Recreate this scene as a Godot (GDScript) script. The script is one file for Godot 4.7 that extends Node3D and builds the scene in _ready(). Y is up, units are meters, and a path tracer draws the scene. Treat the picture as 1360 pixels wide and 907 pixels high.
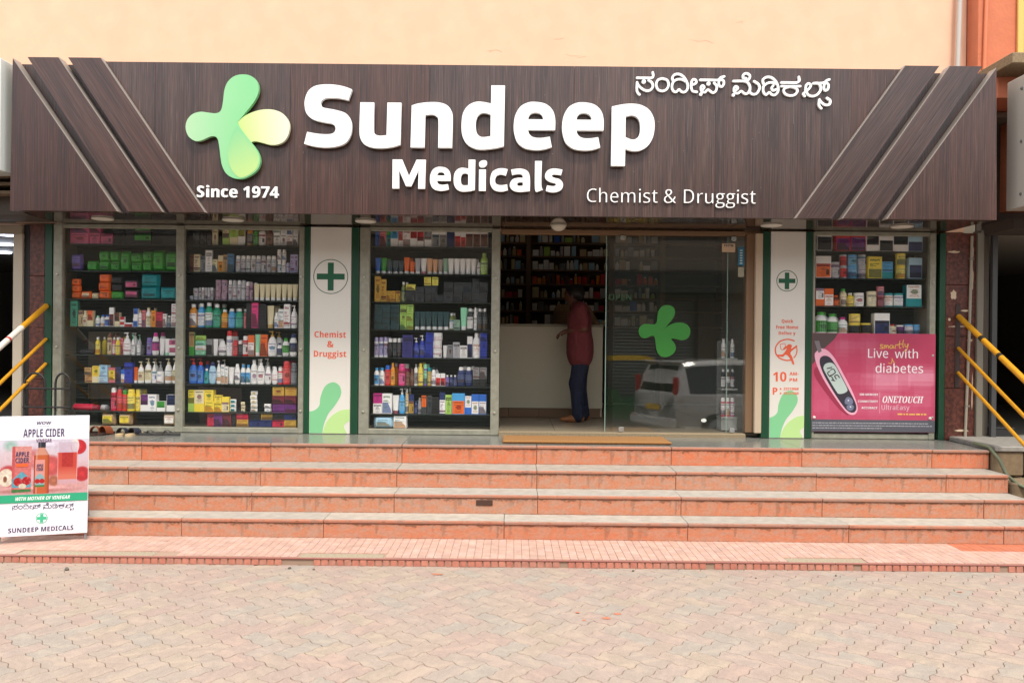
extends Node3D
# A chemist's shop front under an overcast sky. Metres, y up; the shop glazing stands at z = 0 and the street lies towards +z.

const LANDING := 0.70
const FLOOR := 0.741
const SOFFIT := 2.823
const SIGN_Z := 0.864
const SIGN_LOW := 2.82
const SIGN_HIGH := 4.20

var mats := {}
var shapes := {}
var prints := []
var used := {}
var rng := RandomNumberGenerator.new()
var tex := {}


# ---------------------------------------------------------------- geometry
class G:
	var v := PackedVector3Array()
	var n := PackedVector3Array()
	var u := PackedVector2Array()
	var c := PackedColorArray()
	var paint := Color.WHITE
	var painted := false

	func tri(a: Vector3, b: Vector3, d: Vector3, na: Vector3, nb: Vector3, nd: Vector3, ua := Vector2.ZERO, ub := Vector2.ZERO, ud := Vector2.ZERO) -> void:
		if (b - a).cross(d - a).dot(na + nb + nd) > 0.0:
			var t := b
			b = d
			d = t
			t = nb
			nb = nd
			nd = t
			var k := ub
			ub = ud
			ud = k
		v.append(a); v.append(b); v.append(d)
		n.append(na); n.append(nb); n.append(nd)
		u.append(ua); u.append(ub); u.append(ud)
		if painted:
			c.append(paint); c.append(paint); c.append(paint)

	func quad(a: Vector3, b: Vector3, d: Vector3, e: Vector3, out: Vector3, uv := Rect2(0, 0, 1, 1)) -> void:
		var m := (d - a).cross(e - b)
		if m.length() < 1e-12:
			return
		m = m.normalized()
		if m.dot(out) < 0.0:
			m = -m
		var p := uv.position
		var q := uv.end
		tri(a, b, d, m, m, m, Vector2(p.x, q.y), Vector2(q.x, q.y), Vector2(q.x, p.y))
		tri(a, d, e, m, m, m, Vector2(p.x, q.y), Vector2(q.x, p.y), Vector2(p.x, p.y))

	func box(at: Vector3, size: Vector3, bevel := 0.0, turn := Basis.IDENTITY) -> void:
		var h := size / 2.0
		var b := minf(bevel, minf(h.x, minf(h.y, h.z)) * 0.9)
		var ax := [Vector3.RIGHT, Vector3.UP, Vector3.BACK]
		for k in 3:
			var i := (k + 1) % 3
			var j := (k + 2) % 3
			for s in [-1.0, 1.0]:
				var m: Vector3 = turn * (ax[k] * s)
				var o: Vector3 = at + m * h[k]
				var x: Vector3 = turn * ax[i] * (h[i] - b)
				var y: Vector3 = turn * ax[j] * (h[j] - b)
				if k == 2:
					quad(o - x * 1.0 - y, o + x - y, o + x + y, o - x + y, m)
				else:
					quad(o - x - y, o + x - y, o + x + y, o - x + y, m)
				if b > 0.0:
					for r in [-1.0, 1.0]:
						# edge between face k,s and face i,r
						var m2: Vector3 = turn * (ax[i] * r)
						if k < i or (k == 2 and i == 0):
							var o2: Vector3 = at + m * h[k] + m2 * (h[i] - b)
							var o3: Vector3 = at + m * (h[k] - b) + m2 * h[i]
							quad(o2 - y, o2 + y, o3 + y, o3 - y, m + m2)
		if b > 0.0:
			for sx in [-1.0, 1.0]:
				for sy in [-1.0, 1.0]:
					for sz in [-1.0, 1.0]:
						var p := Vector3(sx * h.x, sy * h.y, sz * h.z)
						var q := Vector3(sx * b, sy * b, sz * b)
						var m := turn * Vector3(sx, sy, sz).normalized()
						tri(at + turn * (p - Vector3(0, q.y, q.z)), at + turn * (p - Vector3(q.x, 0, q.z)), at + turn * (p - Vector3(q.x, q.y, 0)), m, m, m)

	func lathe(profile: Array, segs := 20, at := Vector3.ZERO, squash := 1.0, axis := Basis.IDENTITY) -> void:
		for k in profile.size() - 1:
			var a: Vector2 = profile[k]
			var b: Vector2 = profile[k + 1]
			var slope := Vector2(b.y - a.y, a.x - b.x)
			if slope.length() < 1e-9:
				continue
			slope = slope.normalized()
			for s in segs:
				var t0 := TAU * s / segs
				var t1 := TAU * (s + 1) / segs
				var e0 := Vector3(cos(t0), 0, sin(t0) * squash)
				var e1 := Vector3(cos(t1), 0, sin(t1) * squash)
				var n0 := axis * (Vector3(cos(t0), 0, sin(t0) / squash).normalized() * slope.x + Vector3.UP * slope.y)
				var n1 := axis * (Vector3(cos(t1), 0, sin(t1) / squash).normalized() * slope.x + Vector3.UP * slope.y)
				var p0 := at + axis * (e0 * a.x + Vector3.UP * a.y)
				var p1 := at + axis * (e1 * a.x + Vector3.UP * a.y)
				var q0 := at + axis * (e0 * b.x + Vector3.UP * b.y)
				var q1 := at + axis * (e1 * b.x + Vector3.UP * b.y)
				if a.x > 1e-7:
					tri(p0, p1, q1, n0, n1, n1)
				if b.x > 1e-7:
					tri(p0, q1, q0, n0, n1, n0)

	func tube(path: PackedVector3Array, r: float, segs := 8, caps := true, r_end := -1.0) -> void:
		var k := path.size()
		var up := Vector3.UP
		var rings := []
		for i in k:
			var d := (path[mini(i + 1, k - 1)] - path[maxi(i - 1, 0)]).normalized()
			if absf(d.dot(up)) > 0.95:
				up = Vector3.BACK if absf(d.z) < 0.9 else Vector3.RIGHT
			var x := d.cross(up).normalized()
			up = x.cross(d).normalized()
			var rr := r if r_end < 0.0 else lerpf(r, r_end, float(i) / (k - 1))
			var ring := []
			for s in segs:
				var t := TAU * s / segs
				var m := x * cos(t) + up * sin(t)
				ring.append([path[i] + m * rr, m])
			rings.append(ring)
		for i in k - 1:
			for s in segs:
				var a: Array = rings[i][s]
				var b: Array = rings[i][(s + 1) % segs]
				var d2: Array = rings[i + 1][(s + 1) % segs]
				var e: Array = rings[i + 1][s]
				tri(a[0], b[0], d2[0], a[1], b[1], d2[1])
				tri(a[0], d2[0], e[0], a[1], d2[1], e[1])
		if caps:
			for i in [0, k - 1]:
				var m: Vector3 = (path[0] - path[1]).normalized() if i == 0 else (path[k - 1] - path[k - 2]).normalized()
				for s in segs:
					tri(path[i], rings[i][s][0], rings[i][(s + 1) % segs][0], m, m, m)

	# a flat shape in the plane z, or a solid one from z0 to z1
	func flat(pieces: Array, z: float, facing := 1.0, uv_scale := 1.0, uv_turn := 0.0) -> void:
		var m := Vector3(0, 0, facing)
		for p: PackedVector2Array in pieces:
			var t := Geometry2D.triangulate_polygon(p)
			for k in range(0, t.size(), 3):
				var a := p[t[k]]
				var b := p[t[k + 1]]
				var d := p[t[k + 2]]
				tri(Vector3(a.x, a.y, z), Vector3(b.x, b.y, z), Vector3(d.x, d.y, z), m, m, m, a.rotated(uv_turn) * uv_scale, b.rotated(uv_turn) * uv_scale, d.rotated(uv_turn) * uv_scale)

	func walls(p: PackedVector2Array, z0: float, z1: float, hole := false) -> void:
		var cw := Geometry2D.is_polygon_clockwise(p)
		for k in p.size():
			var a := p[k]
			var b := p[(k + 1) % p.size()]
			var d := b - a
			if d.length() < 1e-7:
				continue
			var m := Vector3(d.y, -d.x, 0).normalized()
			if cw != hole:
				m = -m
			quad(Vector3(a.x, a.y, z0), Vector3(b.x, b.y, z0), Vector3(b.x, b.y, z1), Vector3(a.x, a.y, z1), m)

	func solid(outer: PackedVector2Array, holes: Array, z0: float, z1: float, back := false) -> void:
		flat(G.cut(outer, holes), z1)
		if back:
			flat(G.cut(outer, holes), z0, -1.0)
		walls(outer, z0, z1)
		for h in holes:
			walls(h, z0, z1, true)

	# a shape with holes as pieces without: sliced upright through the middle of each hole
	static func cut(outer: PackedVector2Array, holes: Array) -> Array:
		if holes.is_empty():
			return [outer]
		var lo := outer[0]
		var hi := outer[0]
		for p in outer:
			lo = lo.min(p)
			hi = hi.max(p)
		var at := [lo.x - 1.0]
		for h: PackedVector2Array in holes:
			var x := 0.0
			for p in h:
				x += p.x / h.size()
			at.append(x)
		at.append(hi.x + 1.0)
		at.sort()
		var out := []
		for k in at.size() - 1:
			var slab := PackedVector2Array([Vector2(at[k], lo.y - 1), Vector2(at[k + 1], lo.y - 1), Vector2(at[k + 1], hi.y + 1), Vector2(at[k], hi.y + 1)])
			var parts := Geometry2D.intersect_polygons(outer, slab)
			for h: PackedVector2Array in holes:
				var next := []
				for p in parts:
					next.append_array(Geometry2D.clip_polygons(p, h))
				parts.assign(next)
			out.append_array(parts)
		return out

	# a pen stroke of even width, raised from z0 to z1; the slight climb keeps crossings apart
	func stroke(path: PackedVector2Array, width: float, z0: float, z1: float, climb := 0.0008) -> void:
		var k := path.size()
		var l := PackedVector2Array()
		var r := PackedVector2Array()
		for i in k:
			var d := (path[mini(i + 1, k - 1)] - path[maxi(i - 1, 0)]).normalized()
			var m := Vector2(-d.y, d.x) * width / 2.0
			l.append(path[i] + m)
			r.append(path[i] - m)
		for i in k - 1:
			var za := z1 + climb * i / k
			var zb := z1 + climb * (i + 1) / k
			quad(Vector3(l[i].x, l[i].y, za), Vector3(r[i].x, r[i].y, za), Vector3(r[i + 1].x, r[i + 1].y, zb), Vector3(l[i + 1].x, l[i + 1].y, zb), Vector3.BACK)
			if z0 < z1:
				var d := (path[i + 1] - path[i]).normalized()
				var m := Vector3(-d.y, d.x, 0)
				quad(Vector3(l[i].x, l[i].y, z0), Vector3(l[i + 1].x, l[i + 1].y, z0), Vector3(l[i + 1].x, l[i + 1].y, zb), Vector3(l[i].x, l[i].y, za), m)
				quad(Vector3(r[i].x, r[i].y, z0), Vector3(r[i + 1].x, r[i + 1].y, z0), Vector3(r[i + 1].x, r[i + 1].y, zb), Vector3(r[i].x, r[i].y, za), -m)
		for e in [0, k - 1]:
			var m: Vector2 = (path[0] - path[1]).normalized() if e == 0 else (path[k - 1] - path[k - 2]).normalized()
			var z := z1 + (climb if e else 0.0) * (k - 1) / k
			var fan := []
			var side := (l[e] - path[e])
			for s in 7:
				var t := PI * s / 6.0
				fan.append(path[e] + side * cos(t) + m * width / 2.0 * sin(t))
			for s in 6:
				tri(Vector3(path[e].x, path[e].y, z), Vector3(fan[s].x, fan[s].y, z), Vector3(fan[s + 1].x, fan[s + 1].y, z), Vector3.BACK, Vector3.BACK, Vector3.BACK)
				if z0 < z1:
					var w: Vector2 = (fan[s] + fan[s + 1]) / 2.0 - path[e]
					quad(Vector3(fan[s].x, fan[s].y, z0), Vector3(fan[s + 1].x, fan[s + 1].y, z0), Vector3(fan[s + 1].x, fan[s + 1].y, z), Vector3(fan[s].x, fan[s].y, z), Vector3(w.x, w.y, 0))

	func mesh() -> ArrayMesh:
		var a := []
		a.resize(Mesh.ARRAY_MAX)
		a[Mesh.ARRAY_VERTEX] = v
		a[Mesh.ARRAY_NORMAL] = n
		a[Mesh.ARRAY_TEX_UV] = u
		if painted:
			a[Mesh.ARRAY_COLOR] = c
		var m := ArrayMesh.new()
		m.add_surface_from_arrays(Mesh.PRIMITIVE_TRIANGLES, a)
		return m


# closed outline through points [x, y, corner?, ...]; corners stay sharp
func outline(d: Array, scale := 1.0, at := Vector2.ZERO, steps := 4) -> PackedVector2Array:
	var p := PackedVector2Array()
	var sharp := []
	for k in range(0, d.size(), 3):
		p.append(Vector2(d[k], -d[k + 1]) * scale + at)
		sharp.append(d[k + 2] == 1)
	var out := PackedVector2Array()
	var n := p.size()
	for k in n:
		var b := p[k]
		var c := p[(k + 1) % n]
		var a := p[(k - 1 + n) % n] if not sharp[k] else b
		var e := p[(k + 2) % n] if not sharp[(k + 1) % n] else c
		out.append(b)
		if sharp[k] and sharp[(k + 1) % n]:
			continue
		for s in range(1, steps):
			out.append(b.cubic_interpolate(c, a, e, float(s) / steps))
	return out


func curve(d: Array, scale := 1.0, at := Vector2.ZERO, steps := 5) -> PackedVector2Array:
	var p := PackedVector2Array()
	for k in range(0, d.size(), 2):
		p.append(Vector2(d[k], -d[k + 1]) * scale + at)
	var out := PackedVector2Array()
	for k in p.size() - 1:
		for s in steps:
			out.append(p[k].cubic_interpolate(p[k + 1], p[maxi(k - 1, 0)], p[mini(k + 2, p.size() - 1)], float(s) / steps))
	out.append(p[p.size() - 1])
	return out


func rect(x0: float, y0: float, x1: float, y1: float) -> PackedVector2Array:
	return PackedVector2Array([Vector2(x0, y0), Vector2(x1, y0), Vector2(x1, y1), Vector2(x0, y1)])


func disc(at: Vector2, rx: float, ry: float, n := 24) -> PackedVector2Array:
	var p := PackedVector2Array()
	for k in n:
		p.append(at + Vector2(cos(TAU * k / n) * rx, sin(TAU * k / n) * ry))
	return p


# ---------------------------------------------------------------- nodes
func numbered(called: String) -> String:
	used[called] = used.get(called, 0) + 1
	return called if used[called] == 1 else "%s_%03d" % [called, used[called] - 1]


func tag(o: Node3D, label: String, category := "", group := "", kind := "") -> Node3D:
	if label:
		o.set_meta("label", label)
	if category:
		o.set_meta("category", category)
	if group:
		o.set_meta("group", group)
	if kind:
		o.set_meta("kind", kind)
	return o


func thing(called: String, label: String, category: String, at := Vector3.ZERO, group := "", kind := "") -> Node3D:
	var o := Node3D.new()
	o.name = numbered(called)
	add_child(o)
	o.position = at
	return tag(o, label, category, group, kind)


func obj(called: String, mesh: Mesh, m: Material, parent: Node3D, at := Vector3.ZERO) -> MeshInstance3D:
	var o := MeshInstance3D.new()
	o.name = called if parent != self else numbered(called)
	o.mesh = mesh
	o.material_override = m
	parent.add_child(o, true)
	o.position = at
	return o


func put(called: String, g: G, m: Material, parent: Node3D, at := Vector3.ZERO) -> MeshInstance3D:
	return obj(called, g.mesh(), m, parent, at)


func block(called: String, at: Vector3, size: Vector3, m: Material, parent: Node3D, bevel := 0.003) -> MeshInstance3D:
	var g := G.new()
	g.box(Vector3.ZERO, size, bevel)
	return put(called, g, m, parent, at)


# lettering fitted to a width and height, its lower left corner at AT, facing +z
func words(called: String, text: String, bold: bool, at: Vector3, size: Vector2, depth: float, m: Material, parent: Node3D, serif := false, slant := 0.0, weight := 0.0) -> MeshInstance3D:
	var f := SystemFont.new()
	f.font_names = PackedStringArray(["Droid Serif" if serif else "Droid Sans"])
	f.font_weight = 700 if bold else 400
	var t := TextMesh.new()
	if weight != 0.0:
		var thin := FontVariation.new()
		thin.base_font = f
		thin.variation_embolden = weight
		t.font = thin
	else:
		t.font = f
	t.font_size = 64
	t.pixel_size = 0.01
	t.depth = maxf(depth, 0.0004)
	t.text = text
	var box := t.get_aabb()
	var s := Vector3(size.x / box.size.x, size.y / box.size.y, 1.0)
	var o := obj(called, t, m, parent)
	var b := Basis(Vector3(s.x, 0, 0), Vector3(slant * s.y, s.y, 0), Vector3(0, 0, 1))
	o.transform = Transform3D(b, at - b * Vector3(box.position.x, box.position.y, box.position.z))
	return o


# ---------------------------------------------------------------- materials
func mat(c: Color, rough := 0.7, more := {}) -> StandardMaterial3D:
	var key := str(c, rough, more)
	if mats.has(key):
		return mats[key]
	var m := StandardMaterial3D.new()
	m.albedo_color = c
	m.roughness = rough
	for k in more:
		m.set(k, more[k])
	mats[key] = m
	return m


func rgb(r: int, g: int, b: int, a := 1.0) -> Color:
	var c := Color8(r, g, b)
	c.a = a
	return c


# a material whose pattern lies in the world's metres
func grained(c: Color, rough: float, picture: Texture2D, scale: Vector3, more := {}, bump: Texture2D = null, bump_scale := 0.2) -> StandardMaterial3D:
	var m := StandardMaterial3D.new()
	m.albedo_color = c
	m.roughness = rough
	m.albedo_texture = picture
	m.uv1_triplanar = true
	m.uv1_world_triplanar = true
	m.uv1_scale = scale
	if bump:
		m.heightmap_enabled = true
		m.heightmap_texture = bump
		m.heightmap_scale = bump_scale
	for k in more:
		m.set(k, more[k])
	return m


func noise_texture(key: String, frequency: float, lo: Color, hi: Color, octaves := 4, size := 512, gain := 0.5) -> NoiseTexture2D:
	var f := FastNoiseLite.new()
	f.seed = key.length() * 7 + 3
	f.noise_type = FastNoiseLite.TYPE_SIMPLEX_SMOOTH
	f.frequency = frequency
	f.fractal_octaves = octaves
	f.fractal_gain = gain
	var ramp := Gradient.new()
	ramp.set_color(0, lo)
	ramp.set_color(1, hi)
	var t := NoiseTexture2D.new()
	t.width = size
	t.height = size
	t.seamless = true
	t.noise = f
	t.color_ramp = ramp
	tex[key] = t
	return t


# ---------------------------------------------------------------- textures
func wood_picture(seed_: int) -> ImageTexture:
	var a := FastNoiseLite.new()
	a.seed = seed_
	a.frequency = 1.0
	a.fractal_octaves = 3
	var w := 768
	var h := 384
	var im := Image.create_empty(w, h, false, Image.FORMAT_RGB8)
	var dark := Color8(50, 36, 33)
	var mid := Color8(84, 65, 60)
	var red := Color8(112, 70, 56)
	for y in h:
		for x in w:
			var v := absf(y - h / 2.0)          # mirrored, so that the repeat joins
			var fine := a.get_noise_2d(x * 0.21, v * 0.004)
			var broad := a.get_noise_2d(x * 0.012 + 70.0, v * 0.0025)
			var line := a.get_noise_2d(x * 0.52 + 300.0, v * 0.008)
			var c := dark.lerp(mid, clampf(0.5 + fine * 0.9 + broad * 0.55, 0.0, 1.0))
			c = c.lerp(red, clampf((line - 0.12) * 1.6, 0.0, 0.55))
			c = c.lerp(Color8(142, 130, 124), clampf((a.get_noise_2d(x * 0.83 + 900.0, v * 0.010) - 0.30) * 2.4, 0.0, 0.5))
			c = c.lerp(Color8(34, 24, 22), clampf((-line - 0.22) * 2.2, 0.0, 0.7))
			im.set_pixel(x, y, c)
	return ImageTexture.create_from_image(im)


# weathered red stone: blotches, and dark drips with ragged outlines
func stone_picture() -> ImageTexture:
	var a := FastNoiseLite.new()
	a.seed = 5
	a.frequency = 1.0
	a.fractal_octaves = 4
	var s := 640
	var im := Image.create_empty(s, s, false, Image.FORMAT_RGB8)
	for y in s:
		for x in s:
			var tx := TAU * x / s
			var broad := a.get_noise_3d(cos(tx) * 2.2, sin(tx) * 2.2, y * 0.012)
			var fine := a.get_noise_2d(x * 0.11, y * 0.11)
			var drip := a.get_noise_2d(x * 0.022 + 40.0, y * 0.011)
			var speck := a.get_noise_2d(x * 0.3 + 90.0, y * 0.3)
			var c := Color(0.93, 0.93, 0.93)
			c = c.lerp(Color(1.0, 0.90, 0.84), clampf(0.45 + broad * 1.3, 0.0, 1.0))
			c = c.lerp(Color(0.86, 0.95, 0.98), clampf(broad * -1.4 - 0.15, 0.0, 0.6))
			c = c * (1.0 + fine * 0.10)
			c = c.lerp(Color(0.42, 0.44, 0.44), clampf((drip - 0.34) * 2.2 + fine * 0.3, 0.0, 0.38))
			if speck > 0.42:
				c = c.lerp(Color(0.62, 0.62, 0.60), 0.35)
			c.a = 1.0
			im.set_pixel(x, y, c)
	return ImageTexture.create_from_image(im)


# print for packets: a name bar, a device, lines of text and blocks of colour
func print_pictures() -> void:
	var r := RandomNumberGenerator.new()
	r.seed = 11
	var inks := [Color(0.10, 0.10, 0.14), Color(0.62, 0.10, 0.12), Color(0.10, 0.20, 0.52), Color(0.10, 0.36, 0.20), Color(0.24, 0.22, 0.22), Color(0.42, 0.16, 0.40), Color(0.70, 0.36, 0.10), Color(0.10, 0.40, 0.46)]
	for k in 22:
		var im := Image.create_empty(64, 96, false, Image.FORMAT_RGB8)
		im.fill(Color(1, 1, 1))
		var ink: Color = inks[k % inks.size()]
		var soft: Color = (inks[(k * 3 + 1) % inks.size()] as Color).lerp(Color(1, 1, 1), 0.45)
		match k % 6:
			0:
				im.fill_rect(Rect2i(4, 10, 56, 15), ink)
			1:
				im.fill_rect(Rect2i(0, 58, 64, 38), soft)
				im.fill_rect(Rect2i(0, 56, 64, 2), ink)
			2:
				for y in range(30, 66):
					for x in 64:
						if Vector2(x - 34, y - 48).length() < 16.0 + sin(x * 0.7 + k) * 1.5:
							im.set_pixel(x, y, soft)
			3:
				for y in 96:
					var cut := int(30 + y * 0.35 + sin(y * 0.1) * 4.0)
					im.fill_rect(Rect2i(0, y, clampi(cut, 0, 64), 1), soft if y > 40 else Color(1, 1, 1))
			4:
				im.fill_rect(Rect2i(0, 0, 64, 22), soft)
				im.fill_rect(Rect2i(44, 40, 14, 40), ink.lerp(Color(1, 1, 1), 0.3))
			5:
				im.fill_rect(Rect2i(0, 74, 64, 8), ink)
				im.fill_rect(Rect2i(0, 85, 64, 4), soft)
		# the name, in letters of uneven width
		var x := 7
		var y0 := 13 if k % 6 == 0 else 9
		while x < 54:
			var w := r.randi_range(3, 7)
			im.fill_rect(Rect2i(x, y0 + r.randi_range(0, 1), w, r.randi_range(7, 9)), Color(0.97, 0.97, 0.97) if k % 6 == 0 else ink)
			if w > 4:
				im.fill_rect(Rect2i(x + 1, y0 + 3, w - 3, 2), ink if k % 6 == 0 else Color(1, 1, 1))
			x += w + 2
		var y := 30
		while y < 90:
			var wide := r.randi_range(10, 46)
			var at := 6 if k % 2 else 32 - wide / 2
			var t := at
			while t < at + wide:
				var l := r.randi_range(2, 6)
				im.fill_rect(Rect2i(t, y, mini(l, 62 - t), 2 if y > 44 else 3), ink.lerp(Color(1, 1, 1), r.randf_range(0.0, 0.45)))
				t += l + 1
			y += r.randi_range(4, 9)
		prints.append(ImageTexture.create_from_image(im))


# face of a red riser stone: grime under the nosing, drips, scuffs and a dirty foot
func riser_picture(seed_: int) -> ImageTexture:
	var a := FastNoiseLite.new()
	a.seed = seed_
	a.frequency = 1.0
	a.fractal_octaves = 4
	var w := 720
	var h := 96
	var im := Image.create_empty(w, h, false, Image.FORMAT_RGB8)
	var r := RandomNumberGenerator.new()
	r.seed = seed_
	var drips := []
	for k in r.randi_range(7, 12):
		drips.append([r.randf() * w, r.randf_range(5, 16), r.randf_range(0.25, 0.95), r.randf_range(0.15, 0.55)])
	for y in h:
		for x in w:
			var broad := a.get_noise_2d(x * 0.011, y * 0.02)
			var mid := a.get_noise_2d(x * 0.045 + 50.0, y * 0.05)
			var fine := a.get_noise_2d(x * 0.3, y * 0.3)
			var tall := a.get_noise_2d(x * 0.06 + 700.0, y * 0.006)
			var c := Color(0.95, 0.95, 0.95).lerp(Color(1.0, 0.87, 0.78), clampf(0.5 + broad * 1.5, 0.0, 1.0))
			c = c.lerp(Color(0.88, 0.98, 1.02), clampf(tall * 1.3 - 0.15, 0.0, 0.45))
			c = c * (1.0 + fine * 0.05 + mid * 0.07)
			var v := float(y) / h
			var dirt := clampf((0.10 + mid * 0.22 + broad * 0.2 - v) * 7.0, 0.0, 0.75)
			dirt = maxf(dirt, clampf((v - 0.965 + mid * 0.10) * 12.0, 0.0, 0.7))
			for d in drips:
				var off: float = absf(x - d[0] + fine * 5.0 + mid * 8.0) / (d[1] * (1.1 - v * 0.5))
				if off < 1.0 and v < d[2] + mid * 0.4:
					dirt = maxf(dirt, d[3] * clampf((1.0 - off) * 2.2, 0.0, 1.0) * clampf(0.75 + fine * 1.2, 0.0, 1.0))
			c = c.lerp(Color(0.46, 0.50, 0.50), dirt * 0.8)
			if fine > 0.52:
				c = c.lerp(Color(1.05, 1.15, 1.18), 0.3)
			c = Color(clampf(c.r, 0, 1), clampf(c.g, 0, 1), clampf(c.b, 0, 1))
			im.set_pixel(x, y, c)
	return ImageTexture.create_from_image(im)


# worn concrete paving: grain, pale dust and dark specks
func paving_picture() -> ImageTexture:
	var a := FastNoiseLite.new()
	a.seed = 21
	a.frequency = 1.0
	a.fractal_octaves = 4
	var s := 768
	var im := Image.create_empty(s, s, false, Image.FORMAT_RGB8)
	for y in s:
		for x in s:
			var tx := TAU * x / s
			var ty := TAU * y / s
			var p := Vector3(cos(tx), sin(tx), cos(ty)) * 1.6
			var q := sin(ty) * 1.6
			var broad := a.get_noise_3d(p.x + q * 0.9, p.y - q * 0.4, p.z + q)
			var mid := a.get_noise_3d(p.x * 5.0 + q * 3.0, p.y * 5.0 + 9.0, p.z * 5.0 + q * 4.0)
			var fine := a.get_noise_2d(x * 0.32, y * 0.32)
			var speck := a.get_noise_2d(x * 0.55 + 99.0, y * 0.55)
			var k := 0.91 + fine * 0.13 + mid * 0.045 + broad * 0.05
			var c := Color(k, k, k)
			c = c.lerp(Color(1.0, 0.985, 0.95), clampf(broad * 1.4 - 0.1, 0.0, 0.35))
			if speck > 0.40:
				c = c * 0.78
			elif speck < -0.46:
				c = c * 1.12
			im.set_pixel(x, y, Color(clampf(c.r, 0, 1), clampf(c.g, 0, 1), clampf(c.b, 0, 1)))
	return ImageTexture.create_from_image(im)


# ---------------------------------------------------------------- ground, paving, steps
func build_paving() -> void:
	var grit := noise_texture("grit", 0.09, Color(0.80, 0.80, 0.80), Color(1, 1, 1), 5)
	var worn_top := paving_picture()
	var bumps := noise_texture("paving_bump", 0.12, Color(0.3, 0.3, 0.3), Color(1, 1, 1), 4, 256)
	var street := G.new()
	street.quad(Vector3(-60, -0.30, 5.2), Vector3(60, -0.30, 5.2), Vector3(60, -0.30, 80), Vector3(-60, -0.30, 80), Vector3.UP)
	tag(put("road", street, grained(rgb(128, 124, 118), 0.95, grit, Vector3(0.6, 0.6, 0.6)), self), "", "", "", "structure")
	var under := G.new()
	under.quad(Vector3(-60, -0.32, -40), Vector3(60, -0.32, -40), Vector3(60, -0.32, 5.2), Vector3(-60, -0.32, 5.2), Vector3.UP)
	tag(put("ground", under, mat(rgb(110, 100, 88), 0.95), self), "", "", "", "structure")

	var paving := thing("pavement", "", "", Vector3.ZERO, "", "structure")
	var bed := G.new()
	bed.box(Vector3(0, -0.1535, 3.75), Vector3(24, 0.2985, 2.9))
	put("bedding", bed, grained(rgb(112, 90, 76), 1.0, grit, Vector3(1.3, 1.3, 1.3)), paving)
	block("kerb", Vector3(0, -0.152, 5.25), Vector3(24, 0.29, 0.12), mat(rgb(150, 146, 138), 0.9), paving, 0.015)
	# an interlocking paver: two squares long, each edge an S
	var u := 0.1145
	var ring := PackedVector2Array()
	var at := Vector2.ZERO
	for d in [Vector2.RIGHT, Vector2.RIGHT, Vector2.DOWN, Vector2.LEFT, Vector2.LEFT, Vector2.UP]:
		var along: Vector2 = d
		var flip := 1.0 if (along == Vector2.RIGHT or along == Vector2.DOWN) else -1.0
		var side := Vector2(0, 1) if along.x != 0.0 else Vector2(-1, 0)
		for q in [[0.0, 0.0], [0.13, 0.05], [0.3, 0.075], [0.5, 0.0], [0.7, -0.075], [0.87, -0.05]]:
			var t: float = q[0]
			ring.append((at + along * t) * u + side * (q[1] * flip) * u)
		at += along
	var slim: PackedVector2Array = Geometry2D.offset_polygon(ring, -0.0013)[0]
	var worn: PackedVector2Array = Geometry2D.offset_polygon(ring, -0.0034)[0]
	var tones := [rgb(172, 154, 140), rgb(171, 153, 141), rgb(170, 154, 142), rgb(172, 155, 139), rgb(171, 151, 139), rgb(166, 154, 142), rgb(172, 150, 138), rgb(169, 153, 140), rgb(171, 153, 139)]
	var looks := []
	for k in tones.size():
		looks.append(grained(tones[k], 0.92, worn_top, Vector3(0.72, 0.72, 0.72), {}, bumps, 0.2))
	var shape := G.new()
	paver_shape(shape, slim, worn, Transform3D.IDENTITY)
	var paver := shape.mesh()
	var spots := []
	var turn := Basis(Vector3.UP, deg_to_rad(47.0))
	for j in range(-70, 71):
		for i in range(-70, 71):
			var k := posmod(i - j, 4)
			if k != 0 and k != 3:
				continue
			var t := Transform3D(Basis.IDENTITY, Vector3(i * u, 0, j * u))
			if k == 3:
				t = Transform3D(Basis(Vector3.UP, -PI / 2.0), Vector3((i + 1) * u, 0, j * u))
			t = Transform3D(turn, Vector3(0.03, 0, 3.7)) * t
			var mid := t * Vector3(u, 0, u / 2.0)
			if mid.z < 2.27 or mid.z > 5.12 or absf(mid.x) > 6.0:
				continue
			var far := Vector2(mid.x, mid.z - 8.467).length()
			var seen := absf(mid.x) < 0.60 * (8.467 - mid.z) and mid.z < 4.36
			spots.append([far if seen else far + 100.0, t, mid])
	spots.sort_custom(func(a, b): return a[0] < b[0])
	var rest := G.new()
	rest.painted = true
	for k in spots.size():
		var t: Transform3D = spots[k][1]
		var mid: Vector3 = spots[k][2]
		var tilt := Basis(Vector3(rng.randf_range(-1, 1), 0, rng.randf_range(-1, 1)).normalized(), rng.randf_range(0.0, 0.010))
		t = Transform3D(tilt * t.basis, mid + tilt * (t.origin - mid) + Vector3(0, rng.randf_range(-0.0012, 0.0012), 0))
		var tone := rng.randi_range(0, tones.size() - 1)
		if k < 300:
			var o := obj("paver", paver, looks[tone], paving)
			o.transform = t
		else:
			rest.paint = (tones[tone] as Color).srgb_to_linear()
			paver_shape(rest, slim, worn, t)
	var m := grained(Color.WHITE, 0.92, worn_top, Vector3(0.72, 0.72, 0.72), {"vertex_color_use_as_albedo": true}, bumps, 0.2)
	tag(put("outer_pavers", rest, m, paving), "", "", "", "stuff")


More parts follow.
